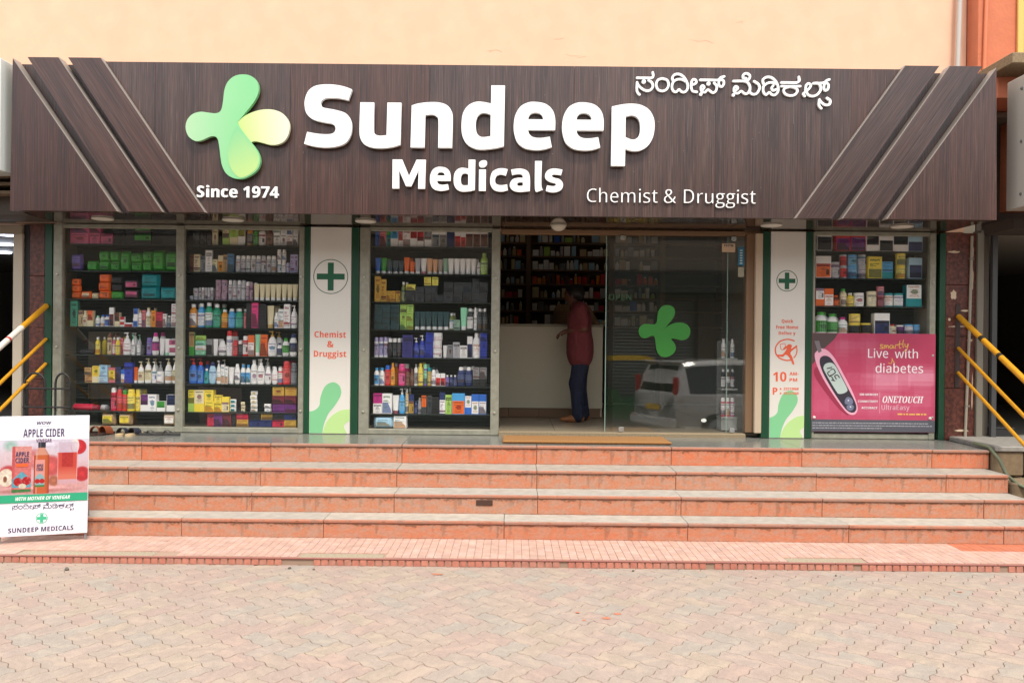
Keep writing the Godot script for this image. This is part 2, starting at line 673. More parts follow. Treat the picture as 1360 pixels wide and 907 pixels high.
func build_litter() -> void:
	var r := RandomNumberGenerator.new()
	r.seed = 9
	var n := 0
	for q in [[0.585, 3.48, 0.026, 0.022], [0.66, 3.40, 0.024, 0.020], [0.45, 3.52, 0.016, 0.012], [0.42, 3.38, 0.018, 0.012], [-0.52, 2.58, 0.045, 0.02], [3.05, 2.88, 0.02, 0.010]]:
		var p := PackedVector2Array()
		for k in 14:
			p.append(Vector2(q[0], -q[1]) + Vector2(cos(TAU * k / 14.0) * q[2], sin(TAU * k / 14.0) * q[3]) * r.randf_range(0.55, 1.2))
		var g := G.new()
		g.flat([p], 0.0)
		var o := put("paving_stain", g, mat(rgb(186, 112, 82), 0.9), self, Vector3(0, 0.0035, 0))
		o.rotation.x = -PI / 2.0
		tag(o, "orange stain on the paving, %s of the six splashes from the doorway side" % ORDER[n], "stain", "orange stains on the paving")
		n += 1
	n = 0
	for q in [[-3.17, 2.56, 0.020], [1.75, 2.60, 0.008], [2.35, 2.52, 0.010], [-1.6, 2.47, 0.014], [-1.42, 2.49, 0.010], [0.9, 2.45, 0.011]]:
		var g := G.new()
		g.lathe([Vector2(0, 0), Vector2(q[2] * 0.9, 0), Vector2(q[2], q[2] * 0.4), Vector2(q[2] * 0.6, q[2] * 0.9), Vector2(0, q[2])], 7, Vector3.ZERO, 0.75)
		var o := put("pebble", g, mat(rgb(96, 90, 82), 0.9), self, Vector3(q[0], 0.0008, q[1]))
		o.rotation.y = r.randf() * TAU
		tag(o, "small grey pebble on the paving by the tiled edge, %s one in size order" % ORDER[n], "pebble", "pebbles by the tiled edge")
		n += 1


func paver_shape(g: G, slim: PackedVector2Array, worn: PackedVector2Array, t: Transform3D) -> void:
	var up := (t.basis * Vector3.UP).normalized()
	var idx := Geometry2D.triangulate_polygon(worn)
	for k in range(0, idx.size(), 3):
		var a := worn[idx[k]]
		var b := worn[idx[k + 1]]
		var d := worn[idx[k + 2]]
		g.tri(t * Vector3(a.x, 0, a.y), t * Vector3(b.x, 0, b.y), t * Vector3(d.x, 0, d.y), up, up, up)
	var mid := Vector2.ZERO
	for p in slim:
		mid += p / slim.size()
	for k in slim.size():
		var a := slim[k]
		var b := slim[(k + 1) % slim.size()]
		# nearest points of the worn top edge
		var c := a
		var e := b
		var ca := 9.0
		var cb := 9.0
		for p in worn:
			if p.distance_to(a) < ca:
				ca = p.distance_to(a)
				c = p
			if p.distance_to(b) < cb:
				cb = p.distance_to(b)
				e = p
		var d := b - a
		var out := Vector3(d.y, 0, -d.x).normalized()
		if Vector2(out.x, out.z).dot((a + b) / 2.0 - mid) < 0.0:
			out = -out
		g.quad(t * Vector3(a.x, -0.0035, a.y), t * Vector3(b.x, -0.0035, b.y), t * Vector3(e.x, 0, e.y), t * Vector3(c.x, 0, c.y), t.basis * (out + Vector3.UP * 1.2))
		g.quad(t * Vector3(a.x, -0.012, a.y), t * Vector3(b.x, -0.012, b.y), t * Vector3(b.x, -0.0035, b.y), t * Vector3(a.x, -0.0035, a.y), t.basis * out)


func build_steps() -> void:
	var stone := stone_picture()
	var slab := noise_texture("slab", 0.02, Color(0.86, 0.86, 0.86), Color(1, 1, 1), 5)
	var fine := noise_texture("fine", 0.15, Color(0.72, 0.72, 0.72), Color(1, 1, 1), 3, 256)
	var reds := []
	for k in 5:
		var m := StandardMaterial3D.new()
		m.albedo_color = [rgb(192, 134, 108), rgb(188, 140, 117), rgb(190, 137, 113), rgb(198, 126, 96), rgb(186, 142, 121)][k]
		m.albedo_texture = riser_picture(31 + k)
		m.roughness = 0.75
		reds.append(m)
	var nosings := []
	for k in 3:
		nosings.append(grained([rgb(180, 128, 106), rgb(168, 130, 114), rgb(174, 124, 104)][k], 0.8, stone, Vector3(0.6, 3.0, 0.6), {"uv1_offset": Vector3(k * 0.29, 0.4, 0)}, fine, 0.2))
	var greys := []
	for k in 4:
		greys.append(grained([rgb(178, 170, 158), rgb(175, 168, 157), rgb(180, 171, 158), rgb(173, 166, 155)][k], 0.7, slab, Vector3(0.8, 0.8, 0.8), {"uv1_offset": Vector3(k * 0.21, 0, k * 0.4)}, fine, 0.08))
	var dull := []
	for k in 2:
		dull.append(grained([rgb(168, 162, 151), rgb(172, 164, 152)][k], 0.6, slab, Vector3(0.8, 0.8, 0.8), {"uv1_offset": Vector3(k * 0.33, 0, 0.1)}, fine, 0.08))
	var polished := []
	for k in 3:
		polished.append(grained([rgb(128, 128, 122), rgb(122, 124, 120), rgb(132, 130, 122)][k], 0.22, slab, Vector3(0.9, 0.9, 0.9), {"uv1_offset": Vector3(k * 0.21, 0, k * 0.4)}))
	var mortar := mat(rgb(132, 108, 92), 0.95)
	var steps := thing("entrance_steps", "four broad red stone steps with grey treads below the shop front", "steps")
	# [top of tread, front of tread, back of tread, low end of riser, joints, right-hand end]
	var rows := [
		[LANDING, 0.816, -0.06, 0.528, [-4.64, -3.426, -2.227, -1.011, 0.239, 1.487, 2.699, 3.905], 4.435],
		[0.528, 1.177, 0.80, 0.366, [-4.58, -3.38, -2.212, -1.007, 0.231, 1.46, 2.70, 3.85], 4.40],
		[0.366, 1.489, 1.16, 0.205, [-4.52, -3.355, -2.188, -0.984, 0.23, 1.443, 2.638, 4.005], 4.40],
		[0.205, 1.767, 1.47, 0.057, [-3.9, -2.67, -1.517, -0.05, 1.443, 2.75, 4.012], 4.40],
	]
	var core := G.new()
	for r in rows:
		core.box(Vector3(-0.82, (r[0] - 0.032 - 0.3) / 2.0, (r[1] - 0.03 + r[2] - 0.02) / 2.0), Vector3(10.42, r[0] - 0.032 + 0.3, r[1] - 0.03 - r[2] + 0.02))
	put("masonry_core", core, mortar, steps)
	for n in 4:
		var r: Array = rows[n]
		var cuts: Array = [-6.0] + r[4] + [r[5]]
		for k in cuts.size() - 1:
			var x0: float = cuts[k] + 0.0018
			var x1: float = cuts[k + 1] - 0.0018
			if x1 - x0 < 0.1:
				continue
			var mid := (x0 + x1) / 2.0
			var jog := rng.randf_range(-0.0025, 0.0025)
			var height: float = r[0] - 0.029 - r[3]
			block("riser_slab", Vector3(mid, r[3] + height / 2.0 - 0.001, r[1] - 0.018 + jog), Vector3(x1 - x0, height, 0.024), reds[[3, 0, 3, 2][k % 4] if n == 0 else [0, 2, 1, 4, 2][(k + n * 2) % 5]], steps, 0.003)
			# the tread is grey on top; its edge is red like the riser
			var deep: float = r[1] - 0.022 - r[2]
			block("tread_slab", Vector3(mid, r[0] - 0.0135 + jog * 0.5, r[2] + deep / 2.0), Vector3(x1 - x0, 0.027, deep), polished[rng.randi_range(0, 2)] if n == 0 else greys[rng.randi_range(0, 3)] if n > 1 else dull[rng.randi_range(0, 1)], steps, 0.002)
			block("nosing", Vector3(mid, r[0] - 0.0145 + jog * 0.5, r[1] - 0.008), Vector3(x1 - x0, 0.027, 0.026), nosings[rng.randi_range(0, 2)], steps, 0.006)
	# the tile that is missing from the third riser leaves a pocket
	block("broken_pocket", Vector3(-0.22, 0.300, 1.486), Vector3(0.14, 0.046, 0.012), mat(rgb(74, 50, 42), 0.95), steps, 0.002)
	# tiled apron at the foot of the steps
	var apron := thing("apron_pavement", "", "", Vector3.ZERO, "", "structure")
	block("screed", Vector3(0, 0.0235, 2.06), Vector3(12, 0.054, 0.62), mat(rgb(158, 132, 114), 0.95), apron, 0.0)
	var tile_looks := []
	for k in 4:
		tile_looks.append(grained([rgb(190, 140, 122), rgb(188, 146, 130), rgb(194, 144, 124), rgb(184, 136, 118)][k], 0.85, slab, Vector3(0.7, 0.7, 0.7), {"uv1_offset": Vector3(k * 0.3, 0, 0)}))
	var top := G.new()
	top.painted = true
	var pale := [rgb(194, 158, 142), rgb(194, 160, 146), rgb(196, 158, 141), rgb(190, 155, 140), rgb(199, 165, 150)]
	for row in 10:
		for col in range(-100, 101):
			var x := col * 0.0597
			var z := 1.785 + row * 0.0592
			if row >= 8 and (absf(x + 3.3) < 0.38 or absf(x + 1.25) < 0.33 or absf(x - 2.35) < 0.3 or absf(x + 3.0) < 0.5):
				continue
			var c: Color = pale[rng.randi_range(0, 4)]
			if x > 3.55 and row < 4:
				c = c.lerp(rgb(190, 96, 60), 0.75)
			top.paint = c.srgb_to_linear()
			top.box(Vector3(x, 0.0525 + rng.randf_range(-0.0006, 0.0006), z), Vector3(0.0572, 0.010, 0.0567), 0.0012)
	tag(put("apron_tiles", top, grained(Color.WHITE, 0.85, slab, Vector3(0.7, 0.7, 0.7), {"vertex_color_use_as_albedo": true}), apron), "", "", "", "stuff")
	var patch := G.new()
	for p in [[-3.15, 1.0], [-1.25, 0.62], [2.35, 0.58]]:
		patch.box(Vector3(p[0], 0.0505, 2.305), Vector3(p[1], 0.011, 0.115), 0.005)
	put("cement_patch", patch, grained(rgb(178, 162, 138), 0.95, fine, Vector3(1.4, 1.4, 1.4), {}, fine, 0.6), apron)
	var tile := G.new()
	tile.box(Vector3.ZERO, Vector3(0.048, 0.043, 0.010), 0.0025)
	var edge_tile := tile.mesh()
	var edge_looks := []
	for k in 4:
		edge_looks.append(grained([rgb(200, 128, 108), rgb(204, 134, 114), rgb(194, 122, 104), rgb(192, 132, 114)][k], 0.8, slab, Vector3(1.7, 1.7, 1.7), {"uv1_offset": Vector3(k * 0.3, 0, 0)}))
	for col in range(-74, 75):
		var x := col * 0.0570
		if absf(x + 1.58) < 0.10 or (col % 19 == 7):
			continue
		var o := obj("edge_tile", edge_tile, edge_looks[rng.randi_range(0, 3)], apron, Vector3(x + rng.randf_range(-0.002, 0.002), 0.021 + rng.randf_range(-0.001, 0.001), 2.373 + rng.randf_range(-0.0015, 0.0015)))
		o.rotation.z = rng.randf_range(-0.02, 0.02)
	for k in 10:
		block("tile_lip", Vector3(-5.4 + k * 1.2, 0.0508, 2.3725), Vector3(1.197, 0.0125, 0.016), mat(rgb(150, 100, 90), 0.9), apron, 0.003)
	# stone blocks at the end of the stair, and the hose that hangs over them
	var ends := thing("stair_wall", "rough brown and grey stone blocks stepping down beside the yellow rail", "wall")
	var rough := grained(rgb(132, 112, 86), 0.9, slab, Vector3(1.3, 1.3, 1.3), {}, fine, 0.6)
	var grey := grained(rgb(132, 128, 116), 0.9, slab, Vector3(1.3, 1.3, 1.3), {}, fine, 0.4)
	for b in [[4.60, 0.575, 0.55, 0.30, 0.23, 0.56, 0], [4.94, 0.575, 0.55, 0.34, 0.23, 0.56, 1], [5.4, 0.575, 0.5, 0.5, 0.23, 0.5, 1], [4.68, 0.345, 0.80, 0.46, 0.21, 0.62, 0], [5.2, 0.345, 0.80, 0.5, 0.21, 0.62, 1], [4.72, 0.12, 1.1, 0.56, 0.23, 0.7, 1], [5.3, 0.12, 1.1, 0.5, 0.23, 0.7, 0]]:
		block("stone_block", Vector3(b[0], b[1], b[2]), Vector3(b[3] - 0.008, b[4] - 0.008, b[5]), grey if b[6] else rough, ends, 0.012)
	block("coping", Vector3(5.2, 0.715, 0.35), Vector3(1.45, 0.05, 1.0), grained(rgb(150, 146, 138), 0.6, slab, Vector3(1, 1, 1)), ends, 0.008)
	var hose := G.new()
	hose.tube(PackedVector3Array([Vector3(4.40, 0.74, 0.62), Vector3(4.44, 0.725, 0.80), Vector3(4.48, 0.62, 0.90), Vector3(4.50, 0.50, 0.97), Vector3(4.53, 0.43, 1.10), Vector3(4.60, 0.40, 1.15), Vector3(4.8, 0.30, 1.22)]), 0.016, 8)
	tag(put("hose", hose, mat(rgb(98, 104, 78), 0.5), self), "olive green hose hanging over the stone blocks beside the steps", "hose")


# ---------------------------------------------------------------- the building
func build_building() -> void:
	var mottle := noise_texture("plaster", 0.012, Color(0.95, 0.95, 0.95), Color(1, 1, 1), 5)
	var pits := noise_texture("plaster_bump", 0.05, Color(0.2, 0.2, 0.2), Color(1, 1, 1), 5, 512)
	var peach := grained(rgb(230, 184, 154), 0.9, mottle, Vector3(0.45, 0.45, 0.45), {}, pits, 0.06)
	var orange := grained(rgb(214, 118, 76), 0.85, mottle, Vector3(0.8, 0.8, 0.8), {}, pits, 0.2)
	var b := thing("shop_building", "peach plastered building that houses the chemist shop", "building")
	block("upper_wall", Vector3(-1.05, 4.6, -0.15), Vector3(11.36, 3.55, 0.28), peach, b, 0.0)
	var cracks := G.new()
	var r := RandomNumberGenerator.new()
	r.seed = 4
	for k in 7:
		var at := Vector2(r.randf_range(-4.6, 4.2), r.randf_range(4.25, 4.95))
		var path := PackedVector2Array([at])
		for s in r.randi_range(3, 7):
			at += Vector2(r.randf_range(-0.03, 0.09), r.randf_range(-0.03, 0.02))
			path.append(at)
		cracks.stroke(path, 0.0016, -0.009, -0.0085)
	put("plaster_crack", cracks, mat(rgb(206, 168, 132), 0.95), b)
	# shell of the shop
	var inner := mat(rgb(200, 190, 170), 0.9)
	block("shop_ceiling", Vector3(-0.2, 3.55, -2.1), Vector3(9.9, 0.10, 3.9), mat(rgb(214, 208, 196), 0.9), b, 0.0)
	block("back_wall", Vector3(-0.2, 2.06, -4.05), Vector3(9.9, 3.1, 0.1), inner, b, 0.0)
	block("side_wall", Vector3(-5.02, 2.06, -2.1), Vector3(0.12, 3.08, 3.9), inner, b, 0.0)
	block("side_wall", Vector3(4.76, 2.06, -2.1), Vector3(0.12, 3.08, 3.9), inner, b, 0.0)
	var tiles := mat(rgb(150, 138, 118), 0.25)
	for i in 16:
		for j in 6:
			block("floor_tile", Vector3(-4.66 + i * 0.602, FLOOR - 0.012, -0.36 - j * 0.602), Vector3(0.599, 0.02, 0.599), tiles, b, 0.0012)
	block("floor_slab", Vector3(-0.2, FLOOR - 0.1, -2.05), Vector3(9.9, 0.158, 3.98), mat(rgb(90, 84, 76), 0.9), b, 0.0)
	block("threshold", Vector3(1.13, 0.7105, 0.0), Vector3(2.52, 0.066, 0.12), grained(rgb(156, 138, 110), 0.9, tex["fine"], Vector3(1.5, 1.5, 1.5), {}, tex["fine"], 0.8), b, 0.008)
	# the canopy: a glossy soffit and a box behind the sign
	var soffit := mat(rgb(58, 46, 40), 0.09, {"metallic_specular": 0.7})
	for k in 8:
		block("soffit_panel", Vector3(-4.035 + k * 1.128, SOFFIT + 0.015, 0.40), Vector3(1.125, 0.03, 0.80), soffit, b, 0.0015)
	block("canopy_top", Vector3(-0.09, 4.13, 0.40), Vector3(8.98, 0.06, 0.80), mat(rgb(120, 116, 110), 0.8), b, 0.0)
	block("canopy_end", Vector3(-4.57, 3.47, 0.40), Vector3(0.03, 1.24, 0.80), mat(rgb(76, 58, 52), 0.5), b, 0.0)
	block("canopy_end", Vector3(4.385, 3.47, 0.40), Vector3(0.03, 1.24, 0.80), mat(rgb(76, 58, 52), 0.5), b, 0.0)
	# piers: dark green corner strips, white panels, red granite ends
	var green := mat(rgb(24, 66, 44), 0.35)
	for x in [[-4.7345, 0.077], [-2.094, 0.054], [-1.6055, 0.077], [2.586, 0.080], [3.0265, 0.069], [4.3875, 0.061]]:
		block("corner_strip", Vector3(x[0], 1.757, 0.0), Vector3(x[1] - 0.003, 2.108, 0.10), green, b, 0.004)
	var granite_picture := noise_texture("granite", 0.03, Color(0.42, 0.40, 0.38), Color(1.0, 1.0, 1.0), 6, 512, 0.65)
	var granite := grained(rgb(122, 66, 52), 0.4, granite_picture, Vector3(1.2, 1.2, 1.2))
	for k in 4:
		block("granite_panel", Vector3(-4.853, 0.965 + k * 0.528, -0.01), Vector3(0.154, 0.524, 0.10), granite, b, 0.003)
		block("granite_panel", Vector3(4.574, 0.965 + k * 0.528, -0.01), Vector3(0.306, 0.524, 0.10), granite, b, 0.003)
	# scraps of old mortar and paper on the granite
	var scraps := G.new()
	for q in [[4.50, 2.18, 0.075, 0.055], [4.62, 2.02, 0.09, 0.012], [4.46, 1.93, 0.03, 0.02], [4.69, 2.35, 0.03, 0.12], [4.50, 2.62, 0.16, 0.012], [4.67, 1.72, 0.06, 0.014], [4.69, 2.62, 0.03, 0.06], [4.55, 1.86, 0.2, 0.008], [4.70, 1.2, 0.012, 0.2], [4.60, 0.80, 0.16, 0.012]]:
		var p := PackedVector2Array()
		for k in 12:
			p.append(Vector2(q[0], q[1]) + Vector2(cos(TAU * k / 12.0) * q[2] / 2.0, sin(TAU * k / 12.0) * q[3]) * r.randf_range(0.6, 1.15))
		scraps.solid(p, [], 0.040, 0.0425)
	put("mortar_scrap", scraps, mat(rgb(196, 176, 150), 0.95), b)
	var grey := mat(rgb(118, 112, 100), 0.8)
	block("end_post", Vector3(4.762, 1.757, 0.01), Vector3(0.066, 2.108, 0.12), grey, b, 0.004)
	var panel := mat(rgb(214, 209, 200), 0.4)
	var p1 := block("pier_panel", Vector3(-1.855, 1.757, 0.0), Vector3(0.418, 2.108, 0.09), panel, b, 0.004)
	var p2 := block("pier_panel", Vector3(2.8105, 1.757, 0.0), Vector3(0.358, 2.108, 0.09), panel, b, 0.004)
	pier_print(p1, p2)


# print on the two white piers (lower left corners are measured from the pier's own middle)
func pier_print(p1: Node3D, p2: Node3D) -> void:
	var dark := mat(rgb(14, 84, 54), 0.5)
	var red := mat(rgb(222, 92, 58), 0.5)
	var z := 0.0455
	for d in [[p1, Vector2(0.0, 0.548), 0.177, 0.142, 0.030], [p2, Vector2(-0.012, 0.55), 0.108, 0.085, 0.0225]]:
		var c: Vector2 = d[1]
		var g := G.new()
		var half: float = d[3]
		var arm: float = d[4]
		g.solid(PackedVector2Array([c + Vector2(-arm, half), c + Vector2(arm, half), c + Vector2(arm, arm), c + Vector2(half, arm), c + Vector2(half, -arm), c + Vector2(arm, -arm), c + Vector2(arm, -half), c + Vector2(-arm, -half), c + Vector2(-arm, -arm), c + Vector2(-half, -arm), c + Vector2(-half, arm), c + Vector2(-arm, arm)]), [], z - 0.001, z + 0.001)
		put("printed_cross", g, dark, d[0])
		var ring := G.new()
		ring.solid(disc(c, d[2], d[2], 48), [disc(c, d[2] - 0.007, d[2] - 0.007, 48)], z - 0.001, z + 0.0008)
		put("printed_ring", ring, dark, d[0])
	words("lettering", "Chemist", true, Vector3(-0.160, -0.075, z - 0.001), Vector2(0.320, 0.068), 0.002, red, p1)
	words("lettering", "&", true, Vector3(-0.030, -0.172, z - 0.001), Vector2(0.068, 0.064), 0.002, red, p1)
	words("lettering", "Druggist", true, Vector3(-0.165, -0.290, z - 0.001), Vector2(0.330, 0.086), 0.002, red, p1)
	words("lettering", "Quick", true, Vector3(-0.062, 0.115, z - 0.001), Vector2(0.118, 0.044), 0.002, red, p2)
	words("lettering", "Free Home", true, Vector3(-0.118, 0.060, z - 0.001), Vector2(0.226, 0.036), 0.002, red, p2)
	words("lettering", "Delive y", true, Vector3(-0.092, -0.010, z - 0.001), Vector2(0.172, 0.046), 0.002, red, p2)
	# the runner in his ring
	var s := 1.0 / 5.04 / 129.7
	var o := Vector2(-0.013, -0.155)
	var run := G.new()
	run.stroke(curve([52, -62, 10, -72, -40, -58, -70, -20, -68, 25, -40, 55, 0, 68, 30, 66], s, o), 0.013, z - 0.001, z + 0.0010)
	run.stroke(curve([66, -30, 72, 0, 66, 30, 52, 50], s, o), 0.010, z - 0.001, z + 0.0012)
	run.solid(outline([20, -40, 0, 38, -30, 0, 32, -8, 0, 66, -30, 0, 72, -22, 0, 36, 6, 0, 28, 24, 0, 40, 44, 0, 56, 96, 1, 44, 94, 1, 22, 50, 0, -4, 30, 0, -20, 44, 0, -56, 40, 1, -58, 30, 1, -24, 28, 0, -2, 2, 0, 4, -14, 0, -14, -2, 0, -20, -10, 0, 4, -30, 0], s, o), [], z - 0.001, z + 0.0014)
	run.stroke(curve([-40, -38, -8, -42, -12, -8, -34, -4, -40, -38], s, o, 3), 0.006, z - 0.001, z + 0.0009)
	put("printed_runner", run, red, p2)
	words("lettering", "10", true, Vector3(-0.144, -0.475, z - 0.001), Vector2(0.136, 0.098), 0.002, red, p2)
	words("lettering", "AM-", true, Vector3(0.024, -0.412, z - 0.001), Vector2(0.092, 0.034), 0.002, red, p2)
	words("lettering", "PM", true, Vector3(0.024, -0.475, z - 0.001), Vector2(0.078, 0.034), 0.002, red, p2)
	words("lettering", "P", true, Vector3(-0.146, -0.610, z - 0.001), Vector2(0.048, 0.072), 0.002, red, p2)
	for y in [-0.562, -0.608]:
		var dot := G.new()
		dot.solid(disc(Vector2(-0.066, y + 0.012), 0.009, 0.009, 10), [], z - 0.001, z + 0.001)
		put("printed_dot", dot, red, p2)
	words("lettering", "22213868", true, Vector3(-0.036, -0.562, z - 0.001), Vector2(0.154, 0.026), 0.002, red, p2)
	words("lettering", "28121668", true, Vector3(-0.036, -0.608, z - 0.001), Vector2(0.154, 0.026), 0.002, red, p2)
	# leaf print at the foot of each pier
	for d in [[p1, -0.209, 0.209, 0.93, 0.0], [p2, -0.179, 0.179, 0.86, 0.0]]:
		var k: float = d[3]
		var low := -1.052
		var frame := rect(d[1] + 0.003, low + 0.004, d[2] - 0.003, 0.0)
		var tall := outline([-0.32, 0.02, 1, -0.32, -0.23, 0, -0.19, -0.245, 0, -0.115, -0.30, 0, -0.10, -0.40, 0, -0.05, -0.52, 0, 0.04, -0.565, 0, 0.11, -0.52, 0, 0.125, -0.43, 0, 0.06, -0.31, 0, -0.01, -0.22, 0, -0.06, -0.10, 0, -0.08, 0.02, 1], k, Vector2(0, low))
		var low_leaf := outline([-0.08, 0.02, 1, -0.045, -0.10, 0, 0.02, -0.19, 0, 0.12, -0.255, 0, 0.24, -0.27, 0, 0.34, -0.25, 1, 0.34, -0.17, 1, 0.22, -0.14, 0, 0.16, -0.09, 0, 0.18, -0.03, 0, 0.21, 0.02, 1], k, Vector2(0, low))
		for q in [[tall, rgb(124, 190, 138), 0.0006], [low_leaf, rgb(178, 210, 138), 0.0012]]:
			var g := G.new()
			for piece in Geometry2D.intersect_polygons(q[0], frame):
				g.solid(piece, [], z - 0.001, z + q[2])
			put("printed_leaf", g, mat(q[1], 0.5), d[0])


# ---------------------------------------------------------------- the sign
const LETTERS := {
	"S": [[377, 95, 1, 350, 177, 1, 290, 164, 0, 230, 160, 0, 175, 165, 0, 147, 188, 0, 145, 212, 0, 165, 235, 0, 250, 250, 0, 330, 275, 0, 370, 325, 0, 378, 390, 0, 366, 450, 0, 330, 500, 0, 270, 525, 0, 190, 535, 0, 100, 528, 0, 20, 508, 1, 42, 418, 1, 120, 431, 0, 190, 435, 0, 236, 427, 0, 255, 403, 0, 253, 378, 0, 232, 356, 0, 170, 345, 0, 90, 325, 0, 40, 285, 0, 22, 230, 0, 24, 170, 0, 50, 108, 0, 100, 72, 0, 170, 60, 0, 250, 62, 0, 320, 75, 0], []],
	"u": [[440, 192, 1, 545, 192, 1, 543, 392, 0, 555, 430, 0, 590, 442, 0, 640, 437, 1, 645, 192, 1, 750, 192, 1, 745, 508, 1, 690, 525, 0, 620, 535, 0, 540, 533, 0, 475, 508, 0, 443, 460, 0, 436, 390, 0], []],
	"n": [[822, 527, 1, 828, 212, 1, 880, 196, 0, 960, 186, 0, 1030, 187, 0, 1090, 205, 0, 1125, 245, 0, 1138, 305, 0, 1135, 527, 1, 1030, 527, 1, 1030, 330, 0, 1018, 295, 0, 985, 279, 0, 932, 284, 1, 927, 527, 1], []],
	"d": [[118, 66, 1, 217, 66, 1, 213, 505, 1, 150, 520, 0, 60, 530, 0, 0, 522, 0, -55, 490, 0, -88, 430, 0, -95, 350, 0, -85, 270, 0, -50, 215, 0, 0, 188, 0, 50, 185, 0, 117, 197, 1], [115, 276, 1, 65, 265, 0, 28, 282, 0, 10, 325, 0, 10, 380, 0, 22, 420, 0, 55, 440, 0, 115, 433, 1]],
	"e": [[583, 385, 1, 387, 385, 1, 396, 415, 0, 425, 438, 0, 480, 443, 0, 545, 433, 1, 560, 508, 1, 500, 526, 0, 430, 530, 0, 360, 516, 0, 310, 475, 0, 287, 410, 0, 283, 350, 0, 294, 280, 0, 330, 218, 0, 385, 188, 0, 440, 183, 0, 510, 196, 0, 560, 237, 0, 582, 300, 0], [387, 309, 1, 394, 282, 0, 415, 264, 0, 445, 260, 0, 475, 268, 0, 492, 288, 0, 496, 309, 1]],
	"p": [[992, 220, 1, 1060, 205, 0, 1130, 198, 0, 1200, 206, 0, 1260, 240, 0, 1295, 300, 0, 1302, 365, 0, 1290, 440, 0, 1255, 500, 0, 1200, 535, 0, 1140, 539, 0, 1092, 526, 1, 1090, 648, 1, 990, 648, 1], [1092, 292, 1, 1140, 283, 0, 1180, 302, 0, 1197, 345, 0, 1197, 400, 0, 1182, 440, 0, 1145, 458, 0, 1092, 440, 1]],
	"M": [[58, 62, 1, 128, 62, 1, 178, 180, 1, 232, 62, 1, 299, 62, 1, 295, 272, 1, 245, 272, 1, 247, 140, 1, 195, 255, 1, 157, 255, 1, 106, 140, 1, 108, 272, 1, 58, 272, 1], []],
	"i": [[685, 128, 1, 735, 128, 1, 735, 283, 1, 685, 283, 1], []],
	"dot": [[688, 75, 0, 712, 62, 0, 738, 66, 0, 742, 90, 0, 725, 110, 0, 695, 112, 0, 685, 95, 0], []],
	"c": [[893, 128, 1, 880, 175, 1, 840, 166, 0, 811, 180, 0, 802, 210, 0, 812, 235, 0, 845, 244, 0, 890, 237, 1, 895, 280, 1, 850, 290, 0, 800, 281, 0, 773, 250, 0, 766, 205, 0, 780, 150, 0, 820, 125, 0, 860, 121, 0], []],
	"a": [[917, 131, 1, 985, 123, 0, 1035, 140, 0, 1054, 185, 0, 1055, 285, 1, 985, 292, 0, 938, 284, 0, 912, 258, 0, 911, 228, 0, 932, 200, 0, 970, 190, 0, 1003, 190, 1, 1000, 172, 0, 975, 162, 0, 925, 170, 1], [1003, 222, 1, 975, 222, 0, 962, 235, 0, 972, 248, 0, 1003, 247, 1]],
	"l": [[1090, 68, 1, 1140, 68, 1, 1138, 240, 0, 1150, 275, 1, 1105, 292, 1, 1091, 262, 0], []],
	"s": [[1290, 130, 1, 1280, 170, 1, 1225, 165, 0, 1214, 178, 0, 1230, 189, 0, 1270, 200, 0, 1293, 228, 0, 1289, 265, 0, 1260, 288, 0, 1215, 295, 0, 1170, 285, 1, 1178, 245, 1, 1225, 250, 0, 1243, 240, 0, 1235, 228, 0, 1195, 217, 0, 1167, 195, 0, 1166, 160, 0, 1190, 131, 0, 1235, 122, 0], []],
}
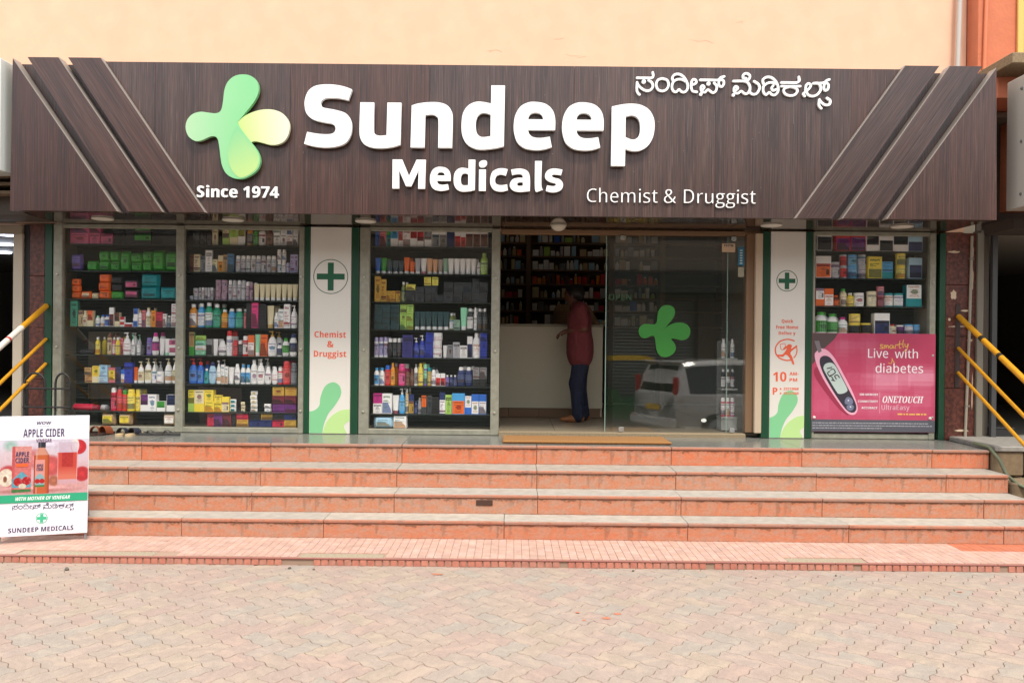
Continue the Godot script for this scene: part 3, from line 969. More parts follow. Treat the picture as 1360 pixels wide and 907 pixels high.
# pen strokes of the Kannada name, [x, y, ...] with y downwards; the last pair of numbers of a dot is its radius
const KANNADA := [
	[105, 160, 200, 160, 283, 158, 302, 130, 294, 92], [245, 188, 285, 215, 298, 260, 270, 305, 220, 316, 165, 290, 122, 250, 106, 218], [106, 215, 104, 290, 112, 335, 138, 362],
	[413, 165, 470, 185, 488, 240, 465, 295, 413, 318, 360, 298, 338, 240, 358, 185, 413, 165], [545, 200, 534, 150, 565, 115, 615, 110, 668, 140, 705, 195, 722, 250, 712, 300, 680, 328, 645, 322, 615, 296, 585, 325, 550, 318, 530, 275, 540, 215, 580, 180, 640, 172, 695, 195],
	[775, 235, 805, 228, 825, 205, 815, 178, 785, 174, 768, 200, 763, 260, 780, 312, 832, 324], [872, 178, 980, 178, 1085, 178, 1118, 148, 1162, 134], [1108, 170, 1148, 180, 1158, 220, 1135, 256, 1105, 248, 1096, 205, 1110, 165], [1040, 212, 1072, 250, 1064, 305, 1025, 332, 968, 296, 930, 326, 890, 312, 880, 268, 900, 245, 922, 265, 905, 290],
	[1274, 188, 1404, 188, 1454, 212, 1476, 260, 1466, 318, 1420, 342, 1370, 310, 1330, 336, 1290, 322, 1283, 275, 1304, 252, 1330, 272, 1310, 294], [1462, 310, 1510, 346, 1560, 332, 1592, 270, 1576, 222, 1524, 188], [1404, 188, 1458, 168, 1472, 120, 1434, 94, 1394, 110, 1394, 148, 1428, 154],
	[1640, 220, 1632, 168, 1676, 136, 1738, 142, 1790, 190, 1816, 250, 1814, 310, 1780, 350, 1740, 346, 1710, 320, 1670, 350, 1638, 312, 1640, 250, 1680, 214, 1730, 200, 1782, 214], [1756, 240, 1738, 268, 1758, 296, 1792, 284],
	[1856, 200, 1950, 200, 2030, 200, 2072, 178, 2066, 130], [1856, 245, 1960, 246, 2084, 243], [1966, 248, 2030, 265, 2052, 300, 2020, 345, 1964, 358, 1908, 340, 1884, 300, 1904, 265, 1966, 248],
	[2150, 310, 2154, 240, 2180, 208, 2212, 228, 2196, 265, 2164, 300, 2178, 342, 2230, 362, 2290, 342, 2330, 290, 2330, 240, 2300, 204, 2244, 206], [2244, 206, 2360, 200, 2404, 170, 2436, 158], [2388, 190, 2424, 220, 2420, 272, 2390, 292, 2370, 260, 2380, 200], [2150, 312, 2122, 332, 2140, 362],
	[2410, 382, 2450, 412, 2440, 458, 2390, 466, 2340, 432, 2318, 402], [2318, 402, 2314, 470, 2342, 508],
]
const KANNADA_DOTS := [[187, 205, 26], [972, 222, 24], [880, 352, 20], [1274, 358, 20]]


func kannada(g: G, scale: float, at: Vector2, width: float, z0: float, z1: float) -> void:
	var n := 0
	for k in KANNADA:
		g.stroke(curve(k, scale, at), width, z0, z1 + 0.0006 * (n % 4), 0.0005)
		n += 1
	for d in KANNADA_DOTS:
		g.solid(disc(Vector2(d[0], -d[1]) * scale + at, d[2] * scale, d[2] * scale, 16), [], z0, z1 + 0.0026)


func build_sign() -> void:
	var wood := [wood_picture(1), wood_picture(2)]
	var sign := thing("shop_sign", "wide dark wood-grain sign board with white raised shop name above the entrance", "sign")
	var looks := []
	for k in 4:
		var m := StandardMaterial3D.new()
		m.albedo_texture = wood[k % 2]
		m.albedo_color = [rgb(246, 240, 238), rgb(236, 232, 232), rgb(236, 206, 194), rgb(230, 222, 220)][k]
		m.roughness = 0.34
		m.metallic_specular = 0.55
		m.uv1_scale = Vector3(0.62, 0.33, 1)
		m.uv1_offset = Vector3(k * 0.43, k * 0.27, 0)
		looks.append(m)
	var trim := mat(rgb(142, 132, 124), 0.4)
	# main boards, with fine open joints; the ends, behind the slats, lie deeper
	var joints := [-4.60, -3.306, -2.06, -0.779, 0.551, 1.852, 3.099, 4.418]
	var middle := PackedVector2Array([Vector2(-2.830, SIGN_LOW), Vector2(2.595, SIGN_LOW), Vector2(3.585, SIGN_HIGH), Vector2(-3.797, SIGN_HIGH)])
	for k in joints.size() - 1:
		for p in Geometry2D.intersect_polygons(rect(joints[k] + 0.0012, SIGN_LOW, joints[k + 1] - 0.0012, SIGN_HIGH), middle):
			var g := G.new()
			g.flat([p], SIGN_Z)
			g.walls(p, SIGN_Z - 0.03, SIGN_Z)
			put("sign_board", g, looks[(k * 3) % 4], sign)
	for x in [[-4.59, -2.80], [2.57, 4.41]]:
		var g := G.new()
		g.flat([rect(x[0], SIGN_LOW, x[1], SIGN_HIGH - 0.012)], SIGN_Z - 0.062)
		put("recessed_board", g, looks[3], sign)
	block("sign_backing", Vector3(-0.09, 3.51, SIGN_Z - 0.080), Vector3(8.98, 1.36, 0.02), mat(rgb(90, 80, 72), 0.9), sign, 0.0)
	# slanting pieces at both ends: [lower x, lower x, upper x, upper x, thickness, tilt of grain]
	var lo := SIGN_LOW - 0.004
	var hi := SIGN_HIGH - 0.012
	for s in [[-3.526, -3.209, -4.174, -4.456, 0.05, "diagonal_slat"], [-3.147, -2.823, -3.788, -4.084, 0.05, "diagonal_slat"], [2.587, 2.918, 3.883, 3.573, 0.05, "diagonal_slat"], [3.015, 3.332, 4.276, 3.980, 0.05, "diagonal_slat"]]:
		var p := PackedVector2Array([Vector2(s[0], lo), Vector2(s[1], lo), Vector2(s[2], hi + 0.03), Vector2(s[3], hi + 0.03)])
		var along := (p[3] - p[0]).angle()
		var g := G.new()
		g.flat([p], SIGN_Z + s[4], 1.0, 1.0, PI / 2.0 - along)
		g.walls(p, SIGN_Z - 0.06, SIGN_Z + s[4])
		put(s[5], g, looks[2 if s[0] < 0 else 3], sign)
		# pale edge trim along the side nearer the middle of the sign
		var e := G.new()
		var a := p[1] if s[0] < 0 else p[0]
		var c := p[2] if s[0] < 0 else p[3]
		var w := 0.009 if s[0] < 0 else -0.009
		e.solid(PackedVector2Array([a, a + Vector2(w, 0), c + Vector2(w, 0), c]), [], SIGN_Z - 0.055, SIGN_Z + s[4] + 0.002)
		put("edge_trim", e, trim, sign)
	var left_end: StandardMaterial3D = looks[2].duplicate()
	left_end.albedo_color = rgb(206, 164, 150)
	for s in [[-4.603, -3.623, -4.590], [4.421, 3.421, 4.405]]:
		var p := PackedVector2Array([Vector2(s[0], lo), Vector2(s[1], lo), Vector2(s[2], hi + 0.015)])
		var g := G.new()
		g.flat([p], SIGN_Z + 0.05)
		g.walls(p, SIGN_Z - 0.06, SIGN_Z + 0.05)
		put("end_panel", g, looks[2] if s[0] > 0 else left_end, sign)
		var e := G.new()
		var w := 0.009 if s[0] < 0 else -0.009
		e.solid(PackedVector2Array([p[1], p[1] + Vector2(w, 0), p[2] + Vector2(w, 0), p[2]]), [], SIGN_Z - 0.055, SIGN_Z + 0.052)
		put("edge_trim", e, trim, sign)
	# raised white letters; the unit of the outlines is a fraction of the sign's own grid
	var white := mat(rgb(242, 242, 240), 0.35)
	var unit := 0.006864
	var z0 := SIGN_Z + 0.022
	var z1 := SIGN_Z + 0.066
	var a := 1.0 / 5.667 * unit
	var e := 1.0 / 5.44 * unit
	# [glyph, scale, shift of the outline's origin]
	var name_y := 3.424 + 527 * a
	var s_x := -1.915 - 20 * a
	var d_x := s_x + (630 - 400) * unit
	var d_y := 3.424 + 520 * e
	for l in [["S", a, Vector2(s_x, name_y)], ["u", a, Vector2(s_x, name_y)], ["n", a, Vector2(s_x, name_y)], ["d", e, Vector2(d_x, d_y - 0.001)], ["e", e, Vector2(d_x, d_y)], ["e", e, Vector2(d_x + 350 * e, d_y)], ["p", e, Vector2(d_x, d_y + 9 * e)]]:
		letter(l, z0, z1, white, sign)
	var m_x := -1.108 - 58 * e
	var m_y := 3.046 + 275 * e
	var h := e * 0.5
	for l in [["M", e, Vector2(m_x, m_y)], ["e", h, Vector2(m_x + 330 * e - 283 * h, m_y - 112 * e + 183 * h)], ["d", h, Vector2(m_x + 502 * e + 95 * h, m_y - 58 * e + 66 * h)], ["i", e, Vector2(m_x, m_y)], ["dot", e, Vector2(m_x, m_y)], ["c", e, Vector2(m_x, m_y + 3 * e)], ["a", e, Vector2(m_x, m_y + 4 * e)], ["l", e, Vector2(m_x, m_y + 5 * e)], ["s", e, Vector2(m_x, m_y + 6 * e)]]:
		letter(l, z0, z1 - 0.012, white, sign)
	words("lettering", "Since 1974", true, Vector3(-2.905, 2.957, SIGN_Z + 0.004), Vector2(0.750, 0.112), 0.022, white, sign)
	words("lettering", "Chemist & Druggist", false, Vector3(0.676, 2.908, SIGN_Z + 0.003), Vector2(1.548, 0.172), 0.018, white, sign, false, 0.0, -0.45)
	var k := G.new()
	kannada(k, unit / 9.067, Vector2(1.112 - 90 * unit / 9.067, 4.212), 0.0205, SIGN_Z + 0.004, SIGN_Z + 0.026)
	put("kannada_lettering", k, white, sign)
	# lime drips below the Kannada name and scuffs left by old fixings
	var marks := G.new()
	var r := RandomNumberGenerator.new()
	r.seed = 3
	for x in [1.14, 1.60, 1.78, 2.03, 2.06, 2.34, 2.57, 2.69]:
		var path := PackedVector2Array([Vector2(x, r.randf_range(3.80, 3.92))])
		for q in 4:
			path.append(path[q] + Vector2(r.randf_range(-0.003, 0.003), -r.randf_range(0.03, 0.09)))
		marks.stroke(path, r.randf_range(0.0012, 0.003), SIGN_Z, SIGN_Z + 0.0006, 0.0)
	for q in 46:
		var c := Vector2(r.randf_range(-2.6, 2.9), r.randf_range(2.86, 4.14))
		var d := disc(c, r.randf_range(0.002, 0.006), r.randf_range(0.002, 0.005), 7)
		marks.flat([d], SIGN_Z + 0.0007)
	put("lime_drip", marks, mat(rgb(118, 106, 100), 0.8), sign)
	# the four-leaf emblem: printed acrylic whose colour runs from green to yellow
	var o := Vector2(-2.998 - 36.0 / 5.85 * unit, 4.073 + 55.0 / 5.85 * unit)
	var f := unit / 5.85
	var leaf := outline([443, 425, 1, 500, 352, 0, 560, 275, 0, 595, 210, 0, 602, 150, 0, 580, 95, 0, 530, 62, 0, 470, 55, 0, 410, 70, 0, 360, 115, 0, 335, 180, 0, 325, 270, 0, 310, 335, 0, 275, 358, 0, 220, 355, 0, 150, 348, 0, 85, 370, 0, 45, 420, 0, 37, 480, 0, 60, 540, 0, 110, 574, 0, 160, 570, 0, 215, 545, 0, 255, 536, 0, 285, 555, 0, 300, 620, 0, 310, 700, 0, 325, 770, 0, 360, 830, 0, 420, 862, 0, 490, 862, 0, 560, 827, 0, 605, 780, 0, 620, 720, 0, 600, 650, 0, 548, 580, 1, 500, 520, 0, 460, 465, 0], f, o)
	var petal := outline([443, 425, 1, 490, 380, 0, 560, 345, 0, 640, 325, 0, 720, 327, 0, 790, 355, 0, 835, 410, 0, 845, 470, 0, 825, 540, 0, 780, 585, 0, 710, 600, 0, 640, 585, 0, 580, 572, 0, 548, 580, 1, 500, 520, 0, 460, 465, 0], f, o)
	var inner := outline([440, 450, 1, 400, 520, 0, 372, 610, 0, 366, 690, 0, 385, 770, 0, 425, 830, 0, 470, 855, 0, 530, 835, 0, 590, 785, 0, 610, 720, 0, 594, 655, 0, 542, 580, 0, 494, 520, 0], f, o)
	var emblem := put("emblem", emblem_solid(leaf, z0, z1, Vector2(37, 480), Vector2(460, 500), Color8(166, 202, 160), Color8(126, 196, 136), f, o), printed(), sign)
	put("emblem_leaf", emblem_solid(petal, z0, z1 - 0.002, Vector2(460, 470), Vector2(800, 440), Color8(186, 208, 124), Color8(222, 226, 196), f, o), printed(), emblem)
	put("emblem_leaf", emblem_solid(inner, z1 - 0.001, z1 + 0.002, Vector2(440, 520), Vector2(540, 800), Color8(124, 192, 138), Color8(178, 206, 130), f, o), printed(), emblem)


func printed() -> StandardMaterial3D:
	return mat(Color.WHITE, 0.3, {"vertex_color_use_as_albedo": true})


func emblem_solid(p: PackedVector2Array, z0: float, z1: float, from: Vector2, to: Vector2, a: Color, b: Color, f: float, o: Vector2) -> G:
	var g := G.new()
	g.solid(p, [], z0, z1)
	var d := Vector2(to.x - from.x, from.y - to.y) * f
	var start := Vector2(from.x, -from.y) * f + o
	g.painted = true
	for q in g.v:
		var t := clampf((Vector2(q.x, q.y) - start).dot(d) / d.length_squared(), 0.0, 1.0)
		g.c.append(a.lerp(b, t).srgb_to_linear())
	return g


func letter(l: Array, z0: float, z1: float, m: Material, parent: Node3D) -> void:
	var d: Array = LETTERS[l[0]]
	var g := G.new()
	var holes := []
	if d[1].size():
		holes.append(outline(d[1], l[1], l[2]))
	g.solid(outline(d[0], l[1], l[2]), holes, z0, z1)
	put("letter", g, m, parent)


# ---------------------------------------------------------------- goods on the shelves
const HUES := {
	"white": [238, 236, 232], "cream": [224, 212, 172], "pink": [206, 92, 132], "black": [26, 26, 28], "green": [60, 158, 52], "violet": [112, 92, 168], "orange": [232, 104, 30], "teal": [16, 140, 146],
	"seagreen": [62, 148, 120], "beige": [196, 172, 128], "mint": [150, 220, 180], "blue": [40, 104, 196], "maroon": [112, 28, 44], "brown": [108, 64, 42], "red": [206, 42, 44], "rose": [208, 112, 120],
	"amber": [226, 146, 36], "crimson": [192, 28, 62], "grey": [136, 138, 138], "yellow": [234, 208, 62], "magenta": [190, 40, 130], "purple": [106, 40, 118], "tan": [186, 146, 92], "navy": [30, 44, 98],
	"royal blue": [36, 58, 172], "pale blue": [168, 206, 226], "kraft": [172, 146, 112], "lime": [168, 206, 96], "silver": [176, 176, 180], "steel blue": [74, 120, 160], "lavender": [176, 168, 206], "mauve": [156, 122, 140],
	"sky blue": [70, 160, 216], "emerald": [22, 150, 112], "hot pink": [222, 58, 128], "gold": [188, 150, 58], "smoke": [92, 98, 104], "slate": [54, 72, 80], "peach": [226, 172, 128], "taupe": [170, 152, 140],
	"sage": [140, 176, 150], "mustard": [196, 154, 56], "olive": [118, 128, 66], "charcoal": [54, 58, 60], "lemon": [222, 214, 90], "dark teal": [38, 72, 74], "indigo": [50, 46, 120],
}
const KINDS := {"b": "carton", "p": "soft_pack", "t": "squeeze_tube", "c": "bottle", "o": "oval_bottle", "u": "pump_bottle", "j": "jar", "k": "spray_can", "n": "tin", "l": "lying_can"}
const ORDER := ["first", "second", "third", "fourth", "fifth", "sixth", "seventh", "eighth", "ninth", "tenth", "eleventh", "twelfth", "thirteenth", "fourteenth", "fifteenth", "sixteenth", "seventeenth", "eighteenth", "nineteenth", "twentieth", "twenty-first", "twenty-second", "twenty-third", "twenty-fourth", "twenty-fifth", "twenty-sixth", "twenty-seventh", "twenty-eighth", "twenty-ninth", "thirtieth"]
# rows of goods, one string for each shelf from the top: kind:width:height:colour/colour:second colour*stack, copies@ before it, _gap (widths in 7.9 mm)
const GOODS := [
	["b:27:12:pink*2 b:16:12:pink*2 b:18:12:pink _1 b:16:13:black*2 b:14:13:black*2 b:24:12:black:green*2 b:18:13:black*2 b:20:13:black*2",
	"p:16:20:violet _5 p:16:12:green p:16:12:green*2 p:14:12:green*2 p:14:24:green p:16:11:green*2 p:14:12:green*2 p:17:25:green p:18:24:green",
	"p:13:8:orange*3 p:15:9:orange:cream p:9:7:cream p:17:10:orange*3 p:17:9:green/black/black*3 p:24:12:black:pink*2 p:26:16:teal*2 p:25:15:teal",
	"b:9:31:sea_green b:6:19:beige c:6:19:cream b:8:19:cream:orange _2 c:6:13:white:mint c:6:14:white:blue c:6:14:white:blue b:6:23:white:maroon _1 b:7:17:cream:brown b:6:6:white:red*2 b:11:5:white:red b:6:11:white:blue*2 c:5:20:white:beige b:5:20:rose c:7:23:white:cream b:6:20:amber b:9:18:crimson b:5:16:white c:6:14:grey b:9:14:white*2",
	"_10 p:24:6:black c:7:21:yellow:white _10 k:7:26:beige:brown c:5:21:pink:white c:7:21:yellow b:4:20:rose u:11:27:white u:6:24:white:mint _2 n:6:12:white:black n:5:13:black _3 k:8:21:violet o:10:27:white:magenta t:8:20:white t:7:20:white:mint b:12:9:white:pink*2",
	"_20 b:10:9:tan*2 b:10:20:cream:yellow b:12:7:pale_blue*3 b:9:9:rose:yellow*2 b:8:19:navy b:5:16:blue:white b:11:8:royal_blue*3 t:6:19:orange u:9:26:white:cream u:10:30:white:cream u:7:26:white j:10:7:white*2 _1 u:10:30:white:cream u:8:30:white:cream",
	"_3 l:40:8:crimson l:10:7:silver _3 k:8:28:crimson k:8:26:red k:7:25:red:green k:11:26:yellow k:7:26:yellow _1 b:11:20:white:purple b:12:20:white b:12:12:white:green _2 b:14:20:white:navy",
	"_42 p:19:16:kraft:yellow _3 p:19:16:kraft:yellow _40 p:19:17:kraft:white"],
	["_4 n:9:14:black n:9:14:black n:7:14:black b:7:19:cream _7 b:9:22:lime:cream b:11:24:cream:lime b:9:28:white:lime _2 c:8:24:amber:grey c:7:22:green c:10:22:white c:9:22:brown _1 b:9:14:white*2 b:8:14:white*2 b:8:13:white*2 b:7:13:white*2",
	"b:6:21:brown b:9:21:cream b:7:19:grey b:9:26:white b:8:15:cream b:7:20:cream:amber b:6:21:tan b:9:22:steel_blue _2 8@k:7:20:silver _1 k:6:14:white*2 k:6:14:white*2 k:6:12:lavender b:6:22:lavender b:5:22:lavender",
	"j:5:5:silver j:7:7:silver*2 5@k:4:15:silver _3 j:8:8:mauve*3 j:8:8:mauve*3 _1 4@k:6:24:silver 2@k:5:22:mauve _1 8@t:7.5:20:cream",
	"c:10:28:amber:white c:10:29:sky_blue:white c:10:30:emerald:white c:10:28:emerald:white c:9:22:amber:white c:9:23:sky_blue:white c:10:23:emerald:white _1 b:3:18:rose b:7:30:black b:9:31:hot_pink b:10:28:black t:9:27:cream:gold c:6:19:white b:7:23:white b:8:29:white u:9:28:white",
	"b:7:28:green:tan p:15:6:mint/white/mint/lime*4 _1 b:8:20:grey:black t:7:20:white o:11:18:white k:8:30:white:red k:7:19:red k:6:18:black k:8:24:red:white b:8:25:orange:white t:8:26:mint b:9:26:orange u:12:31:white:gold c:7:16:white:navy o:9:22:white:green o:11:27:white:navy",
	"u:12:30:blue:red c:9:26:blue:red c:7:18:teal:white o:10:26:pale_blue:navy u:7:28:white b:5:23:white b:5:21:white t:8:20:white o:9:24:white 2@c:7:23:white:sky_blue c:9:29:white u:11:32:white 2@o:9:21:white k:7:20:red:white k:11:28:red k:9:26:smoke",
	"b:9:26:lime:yellow b:14:26:yellow:cream b:13:13:yellow*2 b:10:10:yellow*2 b:10:18:yellow:cream p:9:5:white:teal*3 _6 p:6:4:cream*3 _7 p:10:5:white:cream*5 _9 p:10:5:white*2 _3 b:16:11:purple/maroon/gold*3 b:16:11:purple/maroon/gold*3",
	"_26 b:9:16:crimson b:12:17:purple b:12:17:maroon b:8:16:black b:16:9:gold/crimson*2 b:16:9:navy/black*2 b:16:9:navy/gold*2 b:16:9:crimson/black*2 b:16:9:gold/navy*2"],
	["b:6:24:blue b:9:22:rose b:6:22:green:teal b:10:26:white:sky_blue b:6:20:white:rose b:10:21:white b:9:27:white:red b:9:19:white:red _1 3@b:10:23:white:grey b:10:26:navy b:8:21:white:red b:7:19:white:red 3@b:10:25:white:brown",
	"t:8:19:blue t:8:19:green t:8:16:slate t:8:16:slate t:7:16:slate t:8:20:orange t:7:15:orange t:8:19:silver t:8:19:white:rose t:8:19:peach t:7:18:peach t:7:18:taupe t:7:19:sage 2@t:8:19:white t:8:19:white 2@t:7:19:white _1 c:5:15:white c:10:26:lime",
	"b:8:31:mustard b:7:27:mustard 3@b:6:13:mustard _1 c:6:24:olive:white b:12:7:charcoal/charcoal/lemon*3 b:12:9:charcoal*2 b:9:10:charcoal/charcoal/lemon*3 b:8:10:charcoal/charcoal/lemon*3 b:8:9:charcoal 3@b:12:12:charcoal*2 b:9:14:charcoal*2 b:11:12:charcoal*2",
	"b:11:6:dark_teal*5 b:11:6:dark_teal*5 b:12:6:dark_teal*5 _1 b:9:10:lime*3 b:9:10:lime*3 _1 6@t:8:22:dark_teal:white c:6:20:olive:white b:9:12:sage t:9:27:mint c:9:26:charcoal:white c:5:27:white c:7:26:charcoal:white c:7:26:charcoal:white",
	"3@k:6:24:white:lavender 3@k:6:23:black _1 b:14:27:indigo u:8:24:royal_blue u:8:27:royal_blue b:10:10:royal_blue*3 j:12:10:white*3 _1 t:6:15:white b:7:16:grey b:9:19:silver b:10:15:white b:7:26:white:navy c:10:31:white b:9:10:royal_blue*3",
	"2@c:7:21:white:sky_blue k:7:24:red:blue c:6:27:amber _4 k:9:26:hot_pink j:6:8:brown*2 c:5:20:brown c:5:26:white:grey c:7:27:yellow k:5:26:violet:mint k:5:22:gold:teal c:6:23:white:black 2@b:6:15:white:red c:5:13:violet 2@c:5:13:navy 2@o:10:23:navy:white 2@b:9:23:black:grey",
	"b:12:12:white/magenta*2 b:13:24:white t:9:22:white:maroon u:8:31:sky_blue c:5:30:beige b:7:23:navy:gold c:5:15:navy c:5:19:grey b:7:22:charcoal:orange b:7:22:charcoal b:10:20:black b:8:26:navy:white b:9:23:lime b:17:25:sky_blue:orange b:9:22:blue:white b:10:24:blue:white b:10:24:blue:white",
	"p:27:15:pale_blue b:17:16:white"],
	["b:19:26:white:black _4 b:17:23:red:purple b:19:25:red:purple b:16:20:white:black b:17:20:white:black b:18:21:white:black b:17:18:pale_blue:navy",
	"b:20:26:white:orange n:13:19:silver n:10:14:silver:red*2 n:13:14:sky_blue*2 n:12:14:silver*2 b:19:26:yellow b:15:20:teal:sky_blue _5 n:13:15:yellow*2 _2 b:18:25:pale_blue:navy",
	"b:12:21:orange:white b:12:21:orange:white c:10:13:brown:orange c:9:21:cream:green c:9:16:yellow:white n:13:16:white _4 n:13:18:cream n:10:12:maroon/rose*2 n:12:16:teal:white n:13:16:teal:white _3 b:20:26:teal:white",
	"c:16:26:white:green c:14:24:white:green c:12:20:white:magenta _2 n:14:12:yellow:black*2 n:14:13:yellow:black _3 b:19:25:white:navy c:10:12:cream:red n:10:11:white:purple n:11:12:sky_blue:white n:9:12:sky_blue"],
]
const SHELVES := [2.628, 2.35, 2.06, 1.775, 1.485, 1.195, 0.905, 0.757]


func hue(called: String) -> Color:
	var d: Array = HUES[called]
	return rgb(d[0], d[1], d[2])


# unit shapes, one unit wide, high and deep, standing on y = 0
func unit(called: String) -> Mesh:
	if shapes.has(called):
		return shapes[called]
	var g := G.new()
	match called:
		"carton":
			g.box(Vector3(0, 0.5, 0), Vector3.ONE, 0.012)
		"face":
			g.quad(Vector3(-0.5, 0, 0), Vector3(0.5, 0, 0), Vector3(0.5, 1, 0), Vector3(-0.5, 1, 0), Vector3.BACK)
		"wrap":
			for k in 8:
				var t0 := PI * (0.08 + 0.84 * k / 8.0)
				var t1 := PI * (0.08 + 0.84 * (k + 1) / 8.0)
				var n0 := Vector3(-cos(t0), 0, sin(t0))
				var n1 := Vector3(-cos(t1), 0, sin(t1))
				g.tri(n0 * 0.5, n1 * 0.5, n1 * 0.5 + Vector3.UP, n0, n1, n1, Vector2(k / 8.0, 1), Vector2((k + 1) / 8.0, 1), Vector2((k + 1) / 8.0, 0))
				g.tri(n0 * 0.5, n1 * 0.5 + Vector3.UP, n0 * 0.5 + Vector3.UP, n0, n1, n0, Vector2(k / 8.0, 1), Vector2((k + 1) / 8.0, 0), Vector2(k / 8.0, 0))
		"bottle":
			g.lathe([Vector2(0, 0), Vector2(0.46, 0), Vector2(0.5, 0.02), Vector2(0.5, 0.66), Vector2(0.44, 0.74), Vector2(0.28, 0.82), Vector2(0.22, 0.86), Vector2(0.22, 0.90), Vector2(0, 0.90)], 18)
		"bottle_cap":
			g.lathe([Vector2(0, 0.86), Vector2(0.27, 0.86), Vector2(0.27, 0.985), Vector2(0.24, 1.0), Vector2(0, 1.0)], 14)
		"oval":
			g.lathe([Vector2(0, 0), Vector2(0.36, 0), Vector2(0.44, 0.05), Vector2(0.5, 0.25), Vector2(0.5, 0.5), Vector2(0.45, 0.68), Vector2(0.33, 0.8), Vector2(0.25, 0.84), Vector2(0, 0.84)], 18)
		"oval_cap":
			g.lathe([Vector2(0, 0.82), Vector2(0.30, 0.82), Vector2(0.28, 0.96), Vector2(0.2, 1.0), Vector2(0, 1.0)], 14)
		"pump":
			g.lathe([Vector2(0, 0.76), Vector2(0.2, 0.76), Vector2(0.2, 0.84), Vector2(0.07, 0.85), Vector2(0.07, 0.93), Vector2(0.16, 0.94), Vector2(0.16, 0.99), Vector2(0, 1.0)], 12)
			g.box(Vector3(-0.22, 0.965, 0), Vector3(0.34, 0.045, 0.12), 0.01)
		"pump_body":
			g.lathe([Vector2(0, 0), Vector2(0.44, 0), Vector2(0.48, 0.03), Vector2(0.5, 0.3), Vector2(0.46, 0.56), Vector2(0.36, 0.68), Vector2(0.2, 0.75), Vector2(0.18, 0.78), Vector2(0, 0.78)], 18)
		"jar":
			g.lathe([Vector2(0, 0), Vector2(0.47, 0), Vector2(0.5, 0.05), Vector2(0.5, 0.6), Vector2(0.46, 0.66), Vector2(0, 0.66)], 18)
		"jar_lid":
			g.lathe([Vector2(0, 0.63), Vector2(0.5, 0.63), Vector2(0.5, 0.95), Vector2(0.46, 1.0), Vector2(0, 1.0)], 18)
		"can":
			g.lathe([Vector2(0, 0), Vector2(0.47, 0), Vector2(0.5, 0.02), Vector2(0.5, 0.76), Vector2(0.45, 0.79), Vector2(0, 0.79)], 18)
		"can_cap":
			g.lathe([Vector2(0, 0.78), Vector2(0.43, 0.78), Vector2(0.43, 0.94), Vector2(0.36, 1.0), Vector2(0, 1.0)], 16)
		"tin":
			g.lathe([Vector2(0, 0), Vector2(0.5, 0), Vector2(0.5, 0.02), Vector2(0.485, 0.04), Vector2(0.485, 0.9), Vector2(0, 0.9)], 20)
		"tin_lid":
			g.lathe([Vector2(0, 0.89), Vector2(0.5, 0.89), Vector2(0.5, 1.0), Vector2(0.46, 1.0), Vector2(0.45, 0.985), Vector2(0, 0.985)], 20)
		"tube_cap":
			g.lathe([Vector2(0, 0), Vector2(0.36, 0), Vector2(0.38, 0.02), Vector2(0.38, 0.17), Vector2(0, 0.17)], 14)
		"tube":
			var rings := 7
			for k in rings:
				for s in 16:
					var q := []
					for e in [[k, s], [k, s + 1], [k + 1, s + 1], [k + 1, s]]:
						var t: float = float(e[0]) / rings
						var ang: float = TAU * e[1] / 16.0
						var wide := lerpf(0.40, 0.5, t)
						var deep := lerpf(0.40, 0.012, pow(t, 0.9))
						q.append([Vector3(cos(ang) * wide, 0.165 + 0.835 * t, sin(ang) * deep), Vector3(cos(ang) * deep, 0.25 * deep, sin(ang) * wide).normalized()])
					g.tri(q[0][0], q[1][0], q[2][0], q[0][1], q[1][1], q[2][1])
					g.tri(q[0][0], q[2][0], q[3][0], q[0][1], q[2][1], q[3][1])
		"pack":
			# a pillow-shaped packet with crimped ends
			var n := 8
			for side in [-1.0, 1.0]:
				for i in n:
					for j in n:
						var q := []
						for e in [[i, j], [i + 1, j], [i + 1, j + 1], [i, j + 1]]:
							var a: float = float(e[0]) / n * 2.0 - 1.0
							var b: float = float(e[1]) / n * 2.0 - 1.0
							var bulge := pow(maxf(0.0, (1.0 - pow(absf(a), 5.0)) * (1.0 - pow(absf(b), 4.0))), 0.45)
							var sag := 1.0 - 0.05 * absf(b)
							q.append(Vector3(a * 0.5 * sag, 0.5 + b * 0.5, side * bulge * 0.5))
						var m: Vector3 = (q[2] - q[0]).cross(q[3] - q[1]).normalized()
						if m.z * side < 0.0:
							m = -m
						g.tri(q[0], q[1], q[2], m, m, m)
						g.tri(q[0], q[2], q[3], m, m, m)
	shapes[called] = g.mesh()
	return shapes[called]


func piece(called: String, shape: String, m: Material, parent: Node3D, size: Vector3, at := Vector3.ZERO) -> MeshInstance3D:
	var o := obj(called, unit(shape), m, parent, at)
	o.scale = size
	return o


